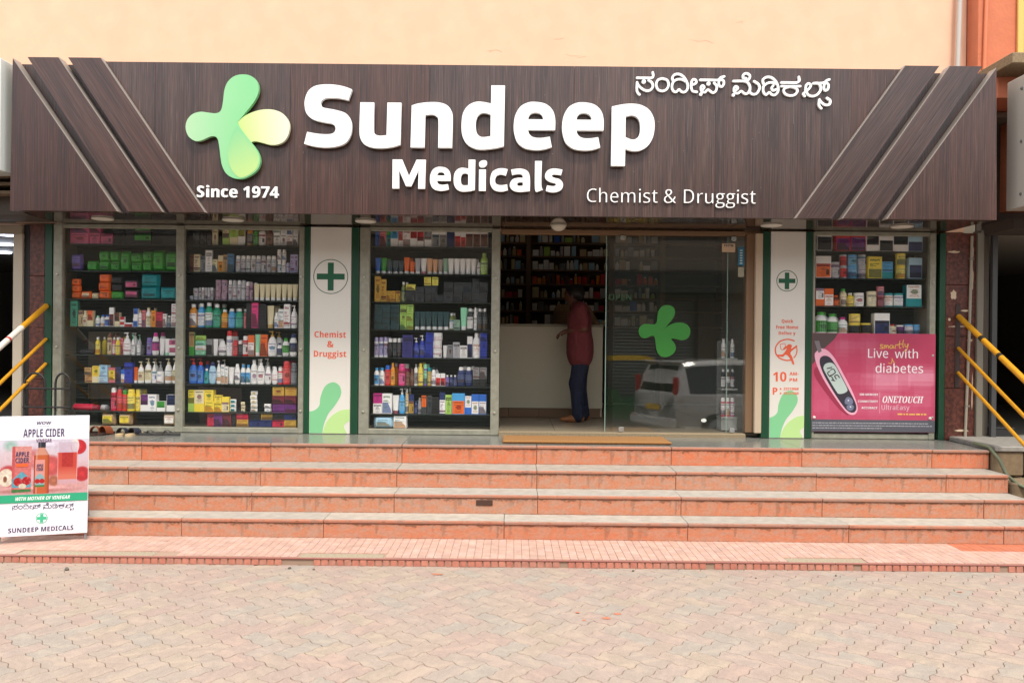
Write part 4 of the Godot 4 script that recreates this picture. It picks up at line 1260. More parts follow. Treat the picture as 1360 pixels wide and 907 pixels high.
func product(kind: String, w: float, h: float, first: String, second: String, at: Vector3, label: String, group: String, plain := false) -> Node3D:
	var o := thing(KINDS[kind], label, (KINDS[kind] as String).replace("_", " "), at, group)
	var a := hue(first)
	var b := hue(second) if second else a
	var shiny := mat(a, 0.35)
	var ink := mat(b, 0.5, {"albedo_texture": prints[rng.randi_range(0, prints.size() - 1)]})
	match kind:
		"b":
			var d := clampf(w * 0.7, 0.03, 0.10)
			piece("carton_body", "carton", mat(a, 0.55), o, Vector3(w, h, d))
			if not plain:
				piece("printed_face", "face", ink, o, Vector3(w * 0.94, h * (0.94 if second == "" else 0.62), 1), Vector3(0, h * (0.03 if second == "" or rng.randf() < 0.5 else 0.38), d / 2.0 + 0.0006))
			o.rotation.y = rng.randf_range(-0.10, 0.10)
		"p":
			piece("packet", "pack", mat(a, 0.4), o, Vector3(w, h, minf(w, h) * 0.7))
			if not plain:
				piece("printed_face", "face", ink, o, Vector3(w * 0.62, h * 0.55, 1), Vector3(0, h * 0.22, minf(w, h) * 0.35 + 0.001))
			o.rotation.z = rng.randf_range(-0.02, 0.02)
		"t":
			piece("tube_body", "tube", shiny, o, Vector3(w, h, w * 0.9))
			piece("cap", "tube_cap", mat(b.lightened(0.2) if second else hue("white"), 0.4), o, Vector3(w, h, w))
		"c", "o", "u", "k", "n", "j":
			var s: Array = {"c": ["bottle", "bottle_cap", 0.08, 0.52, 1.0], "o": ["oval", "oval_cap", 0.2, 0.4, 0.62], "u": ["pump_body", "pump", 0.12, 0.42, 0.8], "k": ["can", "can_cap", 0.1, 0.6, 1.0], "n": ["tin", "tin_lid", 0.08, 0.76, 1.0], "j": ["jar", "jar_lid", 0.1, 0.45, 1.0]}[kind]
			var size := Vector3(w, h, w * s[4])
			piece("body", s[0], shiny, o, size)
			var top := b if second and kind != "n" else (hue("white") if kind in ["c", "k", "u"] and first != "white" and rng.randf() < 0.6 else a.lightened(0.1))
			piece("pump_head" if kind == "u" else "lid", s[1], mat(top, 0.35), o, size)
			if not plain:
				piece("wrapped_label", "wrap", mat(b if rng.randf() < 0.5 and second else a.lightened(0.25), 0.5, {"albedo_texture": prints[rng.randi_range(0, prints.size() - 1)]}), o, Vector3(w * 1.012, h * s[3], w * s[4] * 1.012), Vector3(0, h * s[2], 0))
			o.rotation.y = rng.randf_range(-0.3, 0.3)
		"l":
			var inside := piece("body", "can", shiny, o, Vector3(h, w, h), Vector3(0, h / 2.0, 0))
			inside.rotation.z = -PI / 2.0
			inside.position = Vector3(-w / 2.0, h / 2.0, 0)
			var cap := piece("lid", "can_cap", mat(a.darkened(0.3), 0.4), o, Vector3(h, w, h))
			cap.rotation.z = -PI / 2.0
			cap.position = Vector3(-w / 2.0, h / 2.0, 0)
			o.rotation.y = rng.randf_range(-0.3, -0.1)
	return o


func fill_window(which: int, x0: float, x1: float, base: String, where: String) -> void:
	var px := 0.0079
	for n in GOODS[which].size():
		var items := (GOODS[which][n] as String).split(" ", false)
		var total := 0.0
		for t in items:
			if t.begins_with("_"):
				total += t.substr(1).to_float()
			else:
				var times := 1
				var spec := t
				if t.contains("@"):
					times = t.get_slice("@", 0).to_int()
					spec = t.get_slice("@", 1)
				total += times * spec.get_slice(":", 1).to_float()
		var fit := clampf((x1 - x0 - 0.02) / (total * px), 0.7, 1.14 if n < 7 else 1.0)
		var x := x0 + 0.008
		var nth := 0
		for t in items:
			if t.begins_with("_"):
				x += t.substr(1).to_float() * px * fit
				continue
			var times := 1
			var spec := t
			if t.contains("@"):
				times = t.get_slice("@", 0).to_int()
				spec = t.get_slice("@", 1)
			var stack := 1
			if spec.contains("*"):
				stack = spec.get_slice("*", 1).to_int()
				spec = spec.get_slice("*", 0)
			var f := spec.split(":")
			var colours := f[3].split("/")
			for copy in times:
				var w := f[1].to_float() * px * fit
				var h := f[2].to_float() * px
				h = minf(h * 1.09, maxf(h, 0.262 / stack)) if n < 7 else h
				for level in stack:
					var c: String = colours[mini(level, colours.size() - 1)].replace("_", " ")
					if c == "sea green":
						c = "seagreen"
					var second := f[4].replace("_", " ") if f.size() > 4 else ""
					var kind: String = (KINDS[f[0]] as String).replace("_", " ")
					var pile := ""
					if stack > 1:
						pile = "bottom one, " if level == 0 else ("top one, " if level == stack - 1 else ORDER[level] + " up, ")
					var label := "%s %s, %s%s from %s, %s shelf, %s" % [c, kind, pile, ORDER[nth], base, "top" if n == 0 else ORDER[n], where]
					var y: float = SHELVES[n] + level * (h + 0.0005)
					var deep := -0.088 - rng.randf() * 0.012
					var o := product(f[0], w - 0.0022, h, c, second, Vector3(x + w / 2.0, y, deep), label, "goods in the " + where)
					if level > 0:
						o.position.x += rng.randf_range(-0.004, 0.004)
					if stack == 1 and f[0] in ["c", "o", "u", "k", "t"] and h > 0.12 and x + w * 1.3 < x1:
						product(f[0], w - 0.0022, h * rng.randf_range(0.97, 1.03), c, second, Vector3(x + w * 0.95, y, -0.185 - rng.randf() * 0.012), "%s %s, rear row, %s from %s, %s shelf, %s" % [c, kind, ORDER[nth], base, "top" if n == 0 else ORDER[n], where], "goods in the " + where, true)
				x += w
				nth += 1


# ---------------------------------------------------------------- display windows
func screw(parent: Node3D, at: Vector3, m: Material) -> void:
	var g := G.new()
	g.lathe([Vector2(0, 0.012), Vector2(0.012, 0.008), Vector2(0.016, 0.0), Vector2(0.016, -0.004)], 10, Vector3.ZERO, 1.0, Basis(Vector3.RIGHT, PI / 2.0))
	put("bolt", g, m, parent, at)


func glass_material() -> StandardMaterial3D:
	return mat(rgb(120, 140, 128, 0.012), 0.0, {"transparency": BaseMaterial3D.TRANSPARENCY_ALPHA})


func display_window(label: String, posts: Array, bays: Array, poster: bool) -> void:
	var metal := grained(rgb(158, 156, 140), 0.45, tex["slab"], Vector3(1.1, 1.1, 1.1), {"metallic": 0.2})
	var dark := mat(rgb(34, 34, 32), 0.6)
	var shelf := mat(rgb(44, 50, 46), 0.3)
	var stud := mat(rgb(170, 166, 152), 0.35, {"metallic": 0.6})
	var left: float = posts[0][0]
	var right: float = posts[-1][1]
	var w := thing("display_window", label, "shop window", Vector3((left + right) / 2.0, LANDING, 0.0))
	var o := w.position
	for p in posts:
		block("frame_post", Vector3((p[0] + p[1]) / 2.0, 1.757, 0.005) - o, Vector3(p[1] - p[0] - 0.002, 2.110, 0.07), metal, w, 0.006)
		if p[1] - p[0] > 0.05:
			for y in [0.93, 1.56, 2.30]:
				screw(w, Vector3((p[0] + p[1]) / 2.0, y, 0.041) - o, stud)
	var wide := right - left
	block("top_rail", Vector3((left + right) / 2.0, 2.7995, 0.0) - o, Vector3(wide - 0.004, 0.041, 0.05), metal, w, 0.004)
	block("bottom_rail", Vector3((left + right) / 2.0, 0.7285, 0.0) - o, Vector3(wide - 0.004, 0.052, 0.06), metal, w, 0.005)
	block("back_panel", Vector3((left + right) / 2.0, 1.757, -0.40) - o, Vector3(wide, 2.10, 0.02), dark, w, 0.0)
	for x in [left, right]:
		block("side_panel", Vector3(x + (0.012 if x == left else -0.012), 1.757, -0.215) - o, Vector3(0.018, 2.10, 0.35), mat(rgb(150, 140, 118), 0.7), w, 0.0)
	block("base_board", Vector3((left + right) / 2.0, 0.7265, -0.21) - o, Vector3(wide - 0.05, 0.05, 0.34), mat(rgb(120, 110, 92), 0.7), w, 0.0)
	for b in bays:
		var mid: float = (b[0] + b[1]) / 2.0
		for k in 7:
			if poster and k > 4:
				continue
			block("shelf", Vector3(mid, SHELVES[k] - 0.007, -0.207) - o, Vector3(b[1] - b[0] - 0.01, 0.012, 0.34), shelf, w, 0.002)
		var g := G.new()
		for z in [-0.012, -0.004]:
			g.quad(Vector3(b[0], 0.756, z), Vector3(b[1], 0.756, z), Vector3(b[1], 2.778, z), Vector3(b[0], 2.778, z), Vector3(0, 0, 1.0 if z > -0.01 else -1.0))
		put("glass_pane", g, glass_material(), w, -o)


func build_windows() -> void:
	display_window("steel framed display window of two bays beside the dark red pillar", [[-4.693, -4.600], [-3.439, -3.357], [-2.182, -2.123]], [[-4.600, -3.439], [-3.357, -2.182]], false)
	display_window("steel framed display window between white chemist pillar and open doorway", [[-1.565, -1.460], [-0.216, -0.128]], [[-1.460, -0.216]], false)
	display_window("display window whose lower half is covered by a pink poster", [[3.063, 3.092], [4.262, 4.324]], [[3.092, 4.262]], true)
	fill_window(0, -4.575, -3.445, "red pillar", "window above slippers")
	fill_window(1, -3.352, -2.21, "middle post", "window beside chemist pillar")
	fill_window(2, -1.435, -0.245, "chemist pillar", "window beside doorway")
	fill_window(3, 3.12, 4.235, "delivery pillar", "window above pink poster")
	# a plain board leaning behind the goods in the first bay
	var board := block("leaning_board", Vector3(-4.30, 1.365, -0.368), Vector3(0.46, 0.72, 0.012), mat(rgb(150, 142, 124), 0.8), self, 0.002)
	board.name = "leaning_board"
	tag(board, "plain beige board leaning at the back of the slipper window", "board")
	build_poster()


# a line of print too small to read
func small_print(at: Vector3, wide: float, high: float, m: Material, parent: Node3D) -> void:
	var g := G.new()
	var x := 0.0
	while x < wide:
		var l := high * rng.randf_range(0.8, 4.0)
		g.flat([rect(x, 0, x + l, high * rng.randf_range(0.75, 1.0))], 0.0)
		x += l + high * 0.6
	put("small_print", g, m, parent, at)


# the poster's printed ground: rose pink with paler shapes of a hand and a street scene
func poster_picture() -> ImageTexture:
	var w := 252
	var h := 200
	var im := Image.create_empty(w, h, false, Image.FORMAT_RGB8)
	var a := FastNoiseLite.new()
	a.seed = 8
	a.frequency = 0.03
	var base := Color8(182, 70, 99)
	var soft := [[190, 92, 60, 13, 0.30], [150, 98, 26, 16, 0.22], [222, 84, 26, 12, 0.25], [120, 60, 10, 30, 0.16], [60, 30, 14, 18, 0.12], [226, 132, 18, 16, 0.16], [150, 140, 34, 20, 0.10], [20, 120, 16, 40, 0.10], [96, 24, 40, 8, 0.12], [110, 150, 50, 16, 0.10]]
	for y in h:
		for x in w:
			var c := base
			var lift := a.get_noise_2d(x, y) * 0.05 + a.get_noise_2d(x * 4.0, y * 4.0 + 60.0) * 0.03
			for s in soft:
				var d := Vector2((x - s[0]) / s[2], (y - s[1]) / s[3]).length()
				lift += s[4] * clampf(1.35 - d, 0.0, 1.0)
			im.set_pixel(x, y, c.lerp(Color8(236, 186, 202), clampf(lift, 0.0, 0.6)))
	return ImageTexture.create_from_image(im)


func build_poster() -> void:
	var p := thing("window_poster", "pink diabetes poster with a blood glucose meter on the end window", "poster", Vector3(3.060, 0.775, 0.048))
	var w := 1.260
	var h := 1.005
	block("sheet", Vector3(w / 2.0, h / 2.0, -0.004), Vector3(w, h, 0.006), mat(rgb(255, 255, 255), 0.3, {"albedo_texture": poster_picture()}), p, 0.0)
	block("footer_band", Vector3(w / 2.0, 0.064, -0.0002), Vector3(w - 0.002, 0.122, 0.003), mat(rgb(84, 84, 92), 0.4), p, 0.0)
	var white := mat(rgb(236, 226, 230), 0.5)
	var gold := mat(rgb(226, 178, 92), 0.5)
	var z := 0.0
	var fine := mat(rgb(160, 160, 166), 0.5)
	small_print(Vector3(0.01, 0.086, 0.0015), w - 0.10, 0.010, fine, p)
	small_print(Vector3(0.01, 0.060, 0.0015), w - 0.05, 0.010, fine, p)
	small_print(Vector3(0.01, 0.034, 0.0015), w * 0.55, 0.010, fine, p)
	words("lettering", "Live", false, Vector3(0.571, 0.757, z), Vector2(0.205, 0.094), 0.002, white, p)
	words("lettering", "with", false, Vector3(0.844, 0.757, z), Vector2(0.236, 0.094), 0.002, white, p)
	words("lettering", "diabetes", false, Vector3(0.650, 0.605, z), Vector2(0.484, 0.098), 0.002, white, p)
	# hand-written word and its caret
	var s := 1.0 / 5.04 / 129.7
	var o := Vector2(0.689, 1.005 - 0.055)
	var hand := G.new()
	for k in [[22, 40, 8, 38, 6, 48, 20, 54, 18, 64, 2, 62], [30, 64, 32, 44, 36, 42, 42, 50, 42, 62, 46, 46, 52, 42, 58, 50, 58, 62], [88, 44, 74, 42, 66, 52, 72, 62, 84, 58, 90, 44, 90, 58, 96, 60], [104, 62, 104, 44, 112, 38, 120, 40], [134, 14, 130, 44, 134, 60, 142, 58], [122, 36, 148, 32], [158, 6, 154, 36, 158, 56], [168, 32, 170, 48, 180, 50, 190, 30, 184, 60, 172, 82, 164, 76]]:
		hand.stroke(curve(k, s, o), 0.0085, 0.0, 0.001)
	hand.stroke(curve([60, 160, 78, 162, 84, 138, 82, 128, 92, 150, 100, 158], s, o), 0.007, 0.0, 0.001)
	put("handwriting", hand, gold, p)
	words("lettering", "ONETOUCH", true, Vector3(0.718, 0.300, z), Vector2(0.410, 0.068), 0.002, white, p, true, 0.2)
	words("lettering", "UltraEasy", false, Vector3(0.714, 0.212, z), Vector2(0.285, 0.070), 0.002, mat(rgb(226, 176, 192), 0.5), p)
	small_print(Vector3(0.879, 0.178, 0.0008), 0.28, 0.016, gold, p)
	words("lettering", "500 MEMORY", true, Vector3(0.489, 0.372, z), Vector2(0.190, 0.022), 0.002, white, p)
	words("lettering", "CONNECTIVITY", true, Vector3(0.474, 0.302, z), Vector2(0.202, 0.022), 0.002, white, p)
	words("lettering", "ACCURACY", true, Vector3(0.510, 0.236, z), Vector2(0.162, 0.022), 0.002, white, p)
	block("printed_rule", Vector3(0.695, 0.30, 0.0003), Vector3(0.003, 0.22, 0.002), mat(rgb(228, 170, 186), 0.5), p, 0.0)
	# the meter: printed in layers
	var f := 1.0 / 6.253 / 129.7
	var c := Vector2(-0.052, 1.005 + 3.0 / 129.7)
	var sheet := rect(0.003, 0.13, w - 0.003, h - 0.003)
	var dark := G.new()
	dark.flat(Geometry2D.intersect_polygons(sheet, outline([20, 20, 1, 255, 20, 1, 215, 80, 0, 140, 150, 0, 60, 262, 0, 20, 300, 1], f, c)), 0.0004)
	put("printed_backdrop", dark, mat(rgb(84, 70, 68), 0.4), p)
	var cast := G.new()
	cast.flat([outline([90, 300, 0, 60, 350, 0, 100, 430, 0, 200, 560, 0, 290, 660, 0, 350, 690, 0, 300, 560, 0, 180, 400, 0], f, c)], 0.0008)
	put("printed_backdrop", cast, mat(rgb(150, 48, 74), 0.4), p)
	var layers := [
		[[64, 205, 0, 78, 172, 0, 112, 148, 0, 150, 152, 0, 190, 180, 0, 235, 235, 0, 300, 350, 0, 370, 480, 0, 415, 590, 0, 424, 650, 0, 404, 686, 0, 370, 692, 0, 325, 665, 0, 250, 570, 0, 150, 420, 0, 85, 290, 0], rgb(226, 166, 186), 0.0014, "meter_print"],
		[[106, 240, 0, 125, 212, 0, 165, 208, 0, 205, 235, 0, 260, 320, 0, 330, 450, 0, 395, 570, 0, 414, 630, 0, 400, 668, 0, 365, 672, 0, 320, 640, 0, 240, 530, 0, 150, 380, 0, 112, 290, 0], rgb(52, 48, 60), 0.0020, "meter_print"],
		[[138, 300, 0, 156, 272, 0, 200, 264, 0, 236, 290, 0, 280, 370, 0, 330, 465, 0, 336, 495, 0, 310, 514, 0, 268, 520, 0, 246, 500, 0, 190, 410, 0, 145, 330, 0], rgb(182, 196, 190), 0.0026, "screen_print"],
		[[60, 84, 1, 100, 84, 1, 122, 170, 1, 96, 184, 1, 78, 140, 1], rgb(120, 112, 118), 0.0018, "strip_print"],
		[[316, 575, 0, 340, 545, 0, 378, 562, 0, 382, 600, 0, 350, 606, 0, 322, 604, 0], rgb(110, 116, 140), 0.0026, "button_print"],
		[[332, 620, 0, 360, 606, 0, 392, 620, 0, 384, 650, 0, 358, 658, 0, 338, 646, 0], rgb(110, 116, 140), 0.0026, "button_print"],
	]
	for l in layers:
		var g := G.new()
		g.flat(Geometry2D.intersect_polygons(sheet, outline(l[0], f, c)), l[2])
		put(l[3], g, mat(l[1], 0.4), p)
	var digits := G.new()
	for k in [[168, 312, 206, 302], [176, 340, 190, 336], [172, 348, 184, 372, 214, 362], [196, 322, 222, 316, 236, 342], [190, 378, 234, 348], [206, 408, 232, 412], [206, 380, 220, 404], [232, 372, 252, 364, 270, 386], [230, 376, 244, 398]]:
		digits.stroke(curve(k, f, c, 2), 0.0105, 0.0028, 0.0031)
	put("printed_digits", digits, mat(rgb(28, 30, 30), 0.5), p)
	for k in [[346, 574], [364, 626]]:
		var g := G.new()
		g.flat([disc(Vector2(k[0], -k[1]) * f + c, 0.008, 0.006, 10)], 0.0032)
		put("printed_arrow", g, white, p)
	for x in [0.028, w - 0.05]:
		screw(p, Vector3(x, 0.145, 0.003), mat(rgb(214, 206, 200), 0.3))


# ---------------------------------------------------------------- entrance and inside
func build_inside() -> void:
	var wood := mat(rgb(120, 92, 66), 0.6)
	# door frame: jamb, head and transom
	var frame := thing("door_frame", "brown and cream door frame around the shop entrance", "door frame", Vector3(1.13, LANDING, 0.0))
	var o := frame.position
	block("jamb", Vector3(2.432, 1.77, -0.03) - o, Vector3(0.080, 2.03, 0.10), wood, frame, 0.004)
	block("jamb", Vector3(2.5085, 1.77, 0.01) - o, Vector3(0.070, 2.03, 0.12), mat(rgb(186, 166, 142), 0.5), frame, 0.004)
	block("head", Vector3(1.13, 2.787, -0.03) - o, Vector3(2.50, 0.045, 0.10), wood, frame, 0.004)
	# sliding glass door on the right half of the opening
	var door := thing("glass_door", "sliding glass door with a green clover decal and small clamps", "door", Vector3(1.675, FLOOR, 0.015))
	o = door.position
	var g := G.new()
	for z in [0.009, 0.019]:
		g.quad(Vector3(0.962, 0.752, z), Vector3(2.388, 0.752, z), Vector3(2.388, 2.752, z), Vector3(0.962, 2.752, z), Vector3(0, 0, 1.0 if z > 0.01 else -1.0))
	put("glass_pane", g, glass_material(), door, -o)
	var added_glass := G.new()  # extra pane behind the door, added to strengthen its reflections
	for z in [-0.034, -0.026]:
		added_glass.quad(Vector3(1.04, 0.752, z), Vector3(2.388, 0.752, z), Vector3(2.388, 2.752, z), Vector3(1.04, 2.752, z), Vector3(0, 0, 1.0 if z > -0.03 else -1.0))
	put("added_pane", added_glass, glass_material(), frame, -frame.position)
	var rim := mat(rgb(150, 176, 164), 0.2)
	block("glass_edge", Vector3(0.958, 1.752, 0.014) - o, Vector3(0.006, 2.0, 0.010), rim, door, 0.0)
	block("glass_edge", Vector3(2.205, 1.752, -0.006) - o, Vector3(0.006, 2.0, 0.008), rim, door, 0.0)
	var steel := mat(rgb(190, 192, 190), 0.25, {"metallic": 0.7})
	for c in [[1.125, 0.775], [2.26, 0.775], [1.125, 2.735], [2.26, 2.735]]:
		block("clamp", Vector3(c[0], c[1], 0.016) - o, Vector3(0.050, 0.046, 0.028), steel, door, 0.004)
	var bare := mat(rgb(46, 122, 42), 0.5)
	var leaf := outline([443, 425, 1, 500, 352, 0, 560, 275, 0, 595, 210, 0, 602, 150, 0, 580, 95, 0, 530, 62, 0, 470, 55, 0, 410, 70, 0, 360, 115, 0, 335, 180, 0, 325, 270, 0, 310, 335, 0, 275, 358, 0, 220, 355, 0, 150, 348, 0, 85, 370, 0, 45, 420, 0, 37, 480, 0, 60, 540, 0, 110, 574, 0, 160, 570, 0, 215, 545, 0, 255, 536, 0, 285, 555, 0, 300, 620, 0, 310, 700, 0, 325, 770, 0, 360, 830, 0, 420, 862, 0, 490, 862, 0, 560, 827, 0, 605, 780, 0, 620, 720, 0, 600, 650, 0, 548, 580, 0, 640, 585, 0, 710, 600, 0, 780, 585, 0, 825, 540, 0, 845, 470, 0, 835, 410, 0, 790, 355, 0, 720, 327, 0, 640, 325, 0, 560, 345, 0, 490, 385, 0], 0.000655, Vector2(1.270, 2.085))
	var d := G.new()
	d.solid(leaf, [], 0.0195, 0.0203)
	put("clover_decal", d, bare, door, -o)
	words("decal_lettering", "OPEN", true, Vector3(0.985, 2.095, 0.0195) - o, Vector2(0.235, 0.062), 0.0008, mat(rgb(24, 60, 26), 0.5), door)
	block("payment_sticker", Vector3(2.205, 2.640, 0.0205) - o, Vector3(0.135, 0.088, 0.0016), mat(rgb(206, 178, 150), 0.6), door, 0.0)
	words("sticker_lettering", "PAYTM", true, Vector3(2.160, 2.652, 0.0214) - o, Vector2(0.092, 0.024), 0.0008, mat(rgb(30, 40, 70), 0.6), door)
	block("blue_sticker", Vector3(2.335, 2.555, 0.0205) - o, Vector3(0.065, 0.19, 0.0016), mat(rgb(44, 110, 140), 0.6), door, 0.0)
	for k in 6:
		block("sticker_mark", Vector3(2.335, 2.485 + k * 0.026, 0.0218) - o, Vector3(0.026, 0.012, 0.0008), mat(rgb(196, 206, 200), 0.6), door, 0.0)
	block("pale_sticker", Vector3(2.335, 2.395, 0.0205) - o, Vector3(0.062, 0.10, 0.0016), mat(rgb(150, 144, 122), 0.6), door, 0.0)
	var spot := G.new()
	spot.solid(disc(Vector2(1.97, 0.875), 0.028, 0.019, 18), [], 0.0195, 0.0205)
	put("round_sticker", spot, mat(rgb(210, 212, 206), 0.5), door, -o)

	# counter
	var counter := thing("service_counter", "long plain off-white service counter inside the shop", "counter", Vector3(0.15, FLOOR, -1.76))
	block("front_panel", Vector3(0.0, 0.61, 0.21), Vector3(1.90, 0.99, 0.03), mat(rgb(198, 190, 166), 0.4), counter, 0.004)
	block("worktop", Vector3(0.0, 1.12, -0.03), Vector3(1.92, 0.03, 0.54), mat(rgb(150, 142, 124), 0.35), counter, 0.006)
	block("end_panel", Vector3(0.94, 0.555, -0.04), Vector3(0.02, 1.09, 0.46), mat(rgb(198, 190, 166), 0.4), counter, 0.003)
	block("end_panel", Vector3(-0.94, 0.555, -0.04), Vector3(0.02, 1.09, 0.46), mat(rgb(198, 190, 166), 0.4), counter, 0.003)
	for k in 5:
		block("kick_tile", Vector3(-0.744 + k * 0.372, 0.058, 0.19), Vector3(0.368, 0.112, 0.03), mat(rgb(126, 100, 76), 0.35), counter, 0.002)

	# shelving along the back wall
	var shelf := mat(rgb(120, 94, 70), 0.6)
	var rack := thing("wall_shelving", "tall brown shelving packed with medicine along the back wall", "shelving", Vector3(1.2, FLOOR, -3.85))
	o = rack.position
	var heights := [3.115, 2.916, 2.716, 2.505, 2.306, 2.117, 1.90]
	for x in [-0.65, 0.23, 1.45, 2.2, 3.1]:
		block("upright", Vector3(x, 2.06, -3.80) - o, Vector3(0.07, 2.62, 0.34), shelf, rack, 0.003)
	for y in heights:
		block("shelf", Vector3(1.225, y - 0.012, -3.80) - o, Vector3(3.74, 0.022, 0.32), shelf, rack, 0.002)
	block("shelving_back", Vector3(1.225, 2.06, -3.98) - o, Vector3(3.8, 2.62, 0.02), mat(rgb(110, 90, 70), 0.7), rack, 0.0)
	var palette := ["white", "cream", "white", "grey", "white", "beige", "pale blue", "white", "silver", "cream"]
	for n in heights.size():
		for bay in [[-0.60, 0.185], [0.28, 1.40], [1.50, 2.15]]:
			var x: float = bay[0] + 0.01
			var nth := 0
			while true:
				var kind: String = ["b", "b", "b", "c", "b", "n", "c"][rng.randi_range(0, 6)]
				var w := rng.randf_range(0.055, 0.11) if kind == "b" else rng.randf_range(0.045, 0.065)
				if x + w > bay[1]:
					break
				if rng.randf() < 0.12:
					x += w
					continue
				var h := rng.randf_range(0.07, 0.16)
				var c: String = palette[rng.randi_range(0, palette.size() - 1)]
				if n == 3 and bay[0] > 0.2:
					c = ["orange", "red", "amber", "brown"][rng.randi_range(0, 3)]
				elif rng.randf() < 0.08:
					c = ["blue", "orange", "lime", "crimson"][rng.randi_range(0, 3)]
				var where: String = "bay by window side" if bay[0] < 0.0 else ("middle bay" if bay[0] < 1.0 else "bay behind glass door")
				product(kind, w - 0.004, h, c, "", Vector3(x + w / 2.0, heights[n], -3.70 - rng.randf() * 0.02), "%s %s, %s along %s shelf, %s of back shelving" % [c, KINDS[kind], ORDER[nth], "top" if n == 0 else ORDER[n], where], "medicine on the back shelving", true)
				x += w + rng.randf_range(0.0, 0.02)
				nth += 1
	# a slim stand of toiletries inside the glass door
	var stand := thing("slim_rack", "slim white rack of toiletries behind the edge of glass door", "rack", Vector3(2.29, FLOOR, -0.30))
	var pale := mat(rgb(160, 162, 158), 0.5)
	for y in [0.02, 0.14, 0.44, 0.76]:
		block("shelf", Vector3(0, y, 0), Vector3(0.17, 0.018, 0.20), pale, stand, 0.002)
	block("rack_back", Vector3(0, 0.48, -0.105), Vector3(0.17, 0.94, 0.012), mat(rgb(110, 112, 108), 0.5), stand, 0.0)
	block("plinth", Vector3(0, 0.08, 0.0), Vector3(0.165, 0.10, 0.18), pale, stand, 0.003)
	var goods := [["k", "crimson", 0.149, -0.05], ["k", "red", 0.149, 0.0], ["k", "magenta", 0.149, 0.05], ["c", "black", 0.449, -0.05], ["c", "brown", 0.449, 0.0], ["c", "black", 0.449, 0.05], ["c", "white", 0.769, -0.05], ["c", "white", 0.769, 0.045]]
	for k in goods.size():
		var q: Array = goods[k]
		product(q[0], 0.045, 0.2, q[1], "white", Vector3(2.29 + q[3], FLOOR + q[2], -0.28), "%s %s, %s item up the slim rack behind the glass door" % [q[1], KINDS[q[0]], ORDER[k]], "toiletries on the slim rack")
	# lights under the canopy, not lit, and the dome over the doorway
	var rimmed := mat(rgb(206, 200, 188), 0.4)
	var spots := [[-4.00, "above the slipper window"], [-2.73, "above the bay beside chemist pillar"], [-1.437, "between chemist pillar and doorway window"], [2.516, "beside the delivery pillar"], [3.79, "above the pink poster window"]]
	for s in spots:
		var l := thing("downlight", "round white ceiling downlight " + s[1], "light", Vector3(s[0], SOFFIT, 0.42), "downlights under the canopy")
		var ring := G.new()
		ring.lathe([Vector2(0.090, 0.004), Vector2(0.100, 0.0), Vector2(0.103, -0.008), Vector2(0.096, -0.014), Vector2(0.086, -0.012)], 32)
		put("ring", ring, rimmed, l)
		var lens := G.new()
		lens.lathe([Vector2(0.087, -0.011), Vector2(0, -0.011)], 32)
		put("diffuser", lens, mat(rgb(214, 210, 200), 0.5), l)
	var dome := thing("dome_lamp", "pale frosted dome lamp on the ceiling above the doorway", "light", Vector3(0.45, SOFFIT, 0.28))
	var bowl := G.new()
	var prof := []
	for k in 9:
		prof.append(Vector2(cos(PI / 2.0 * k / 8.0) * 0.074, -0.012 - sin(PI / 2.0 * k / 8.0) * 0.052))
	bowl.lathe(prof, 24)
	put("bowl", bowl, mat(rgb(196, 190, 176), 0.3), dome)
	var seat := G.new()
	seat.lathe([Vector2(0.07, 0.0), Vector2(0.084, -0.002), Vector2(0.084, -0.012), Vector2(0.0, -0.012)], 24)
	put("collar", seat, mat(rgb(170, 164, 150), 0.4), dome)


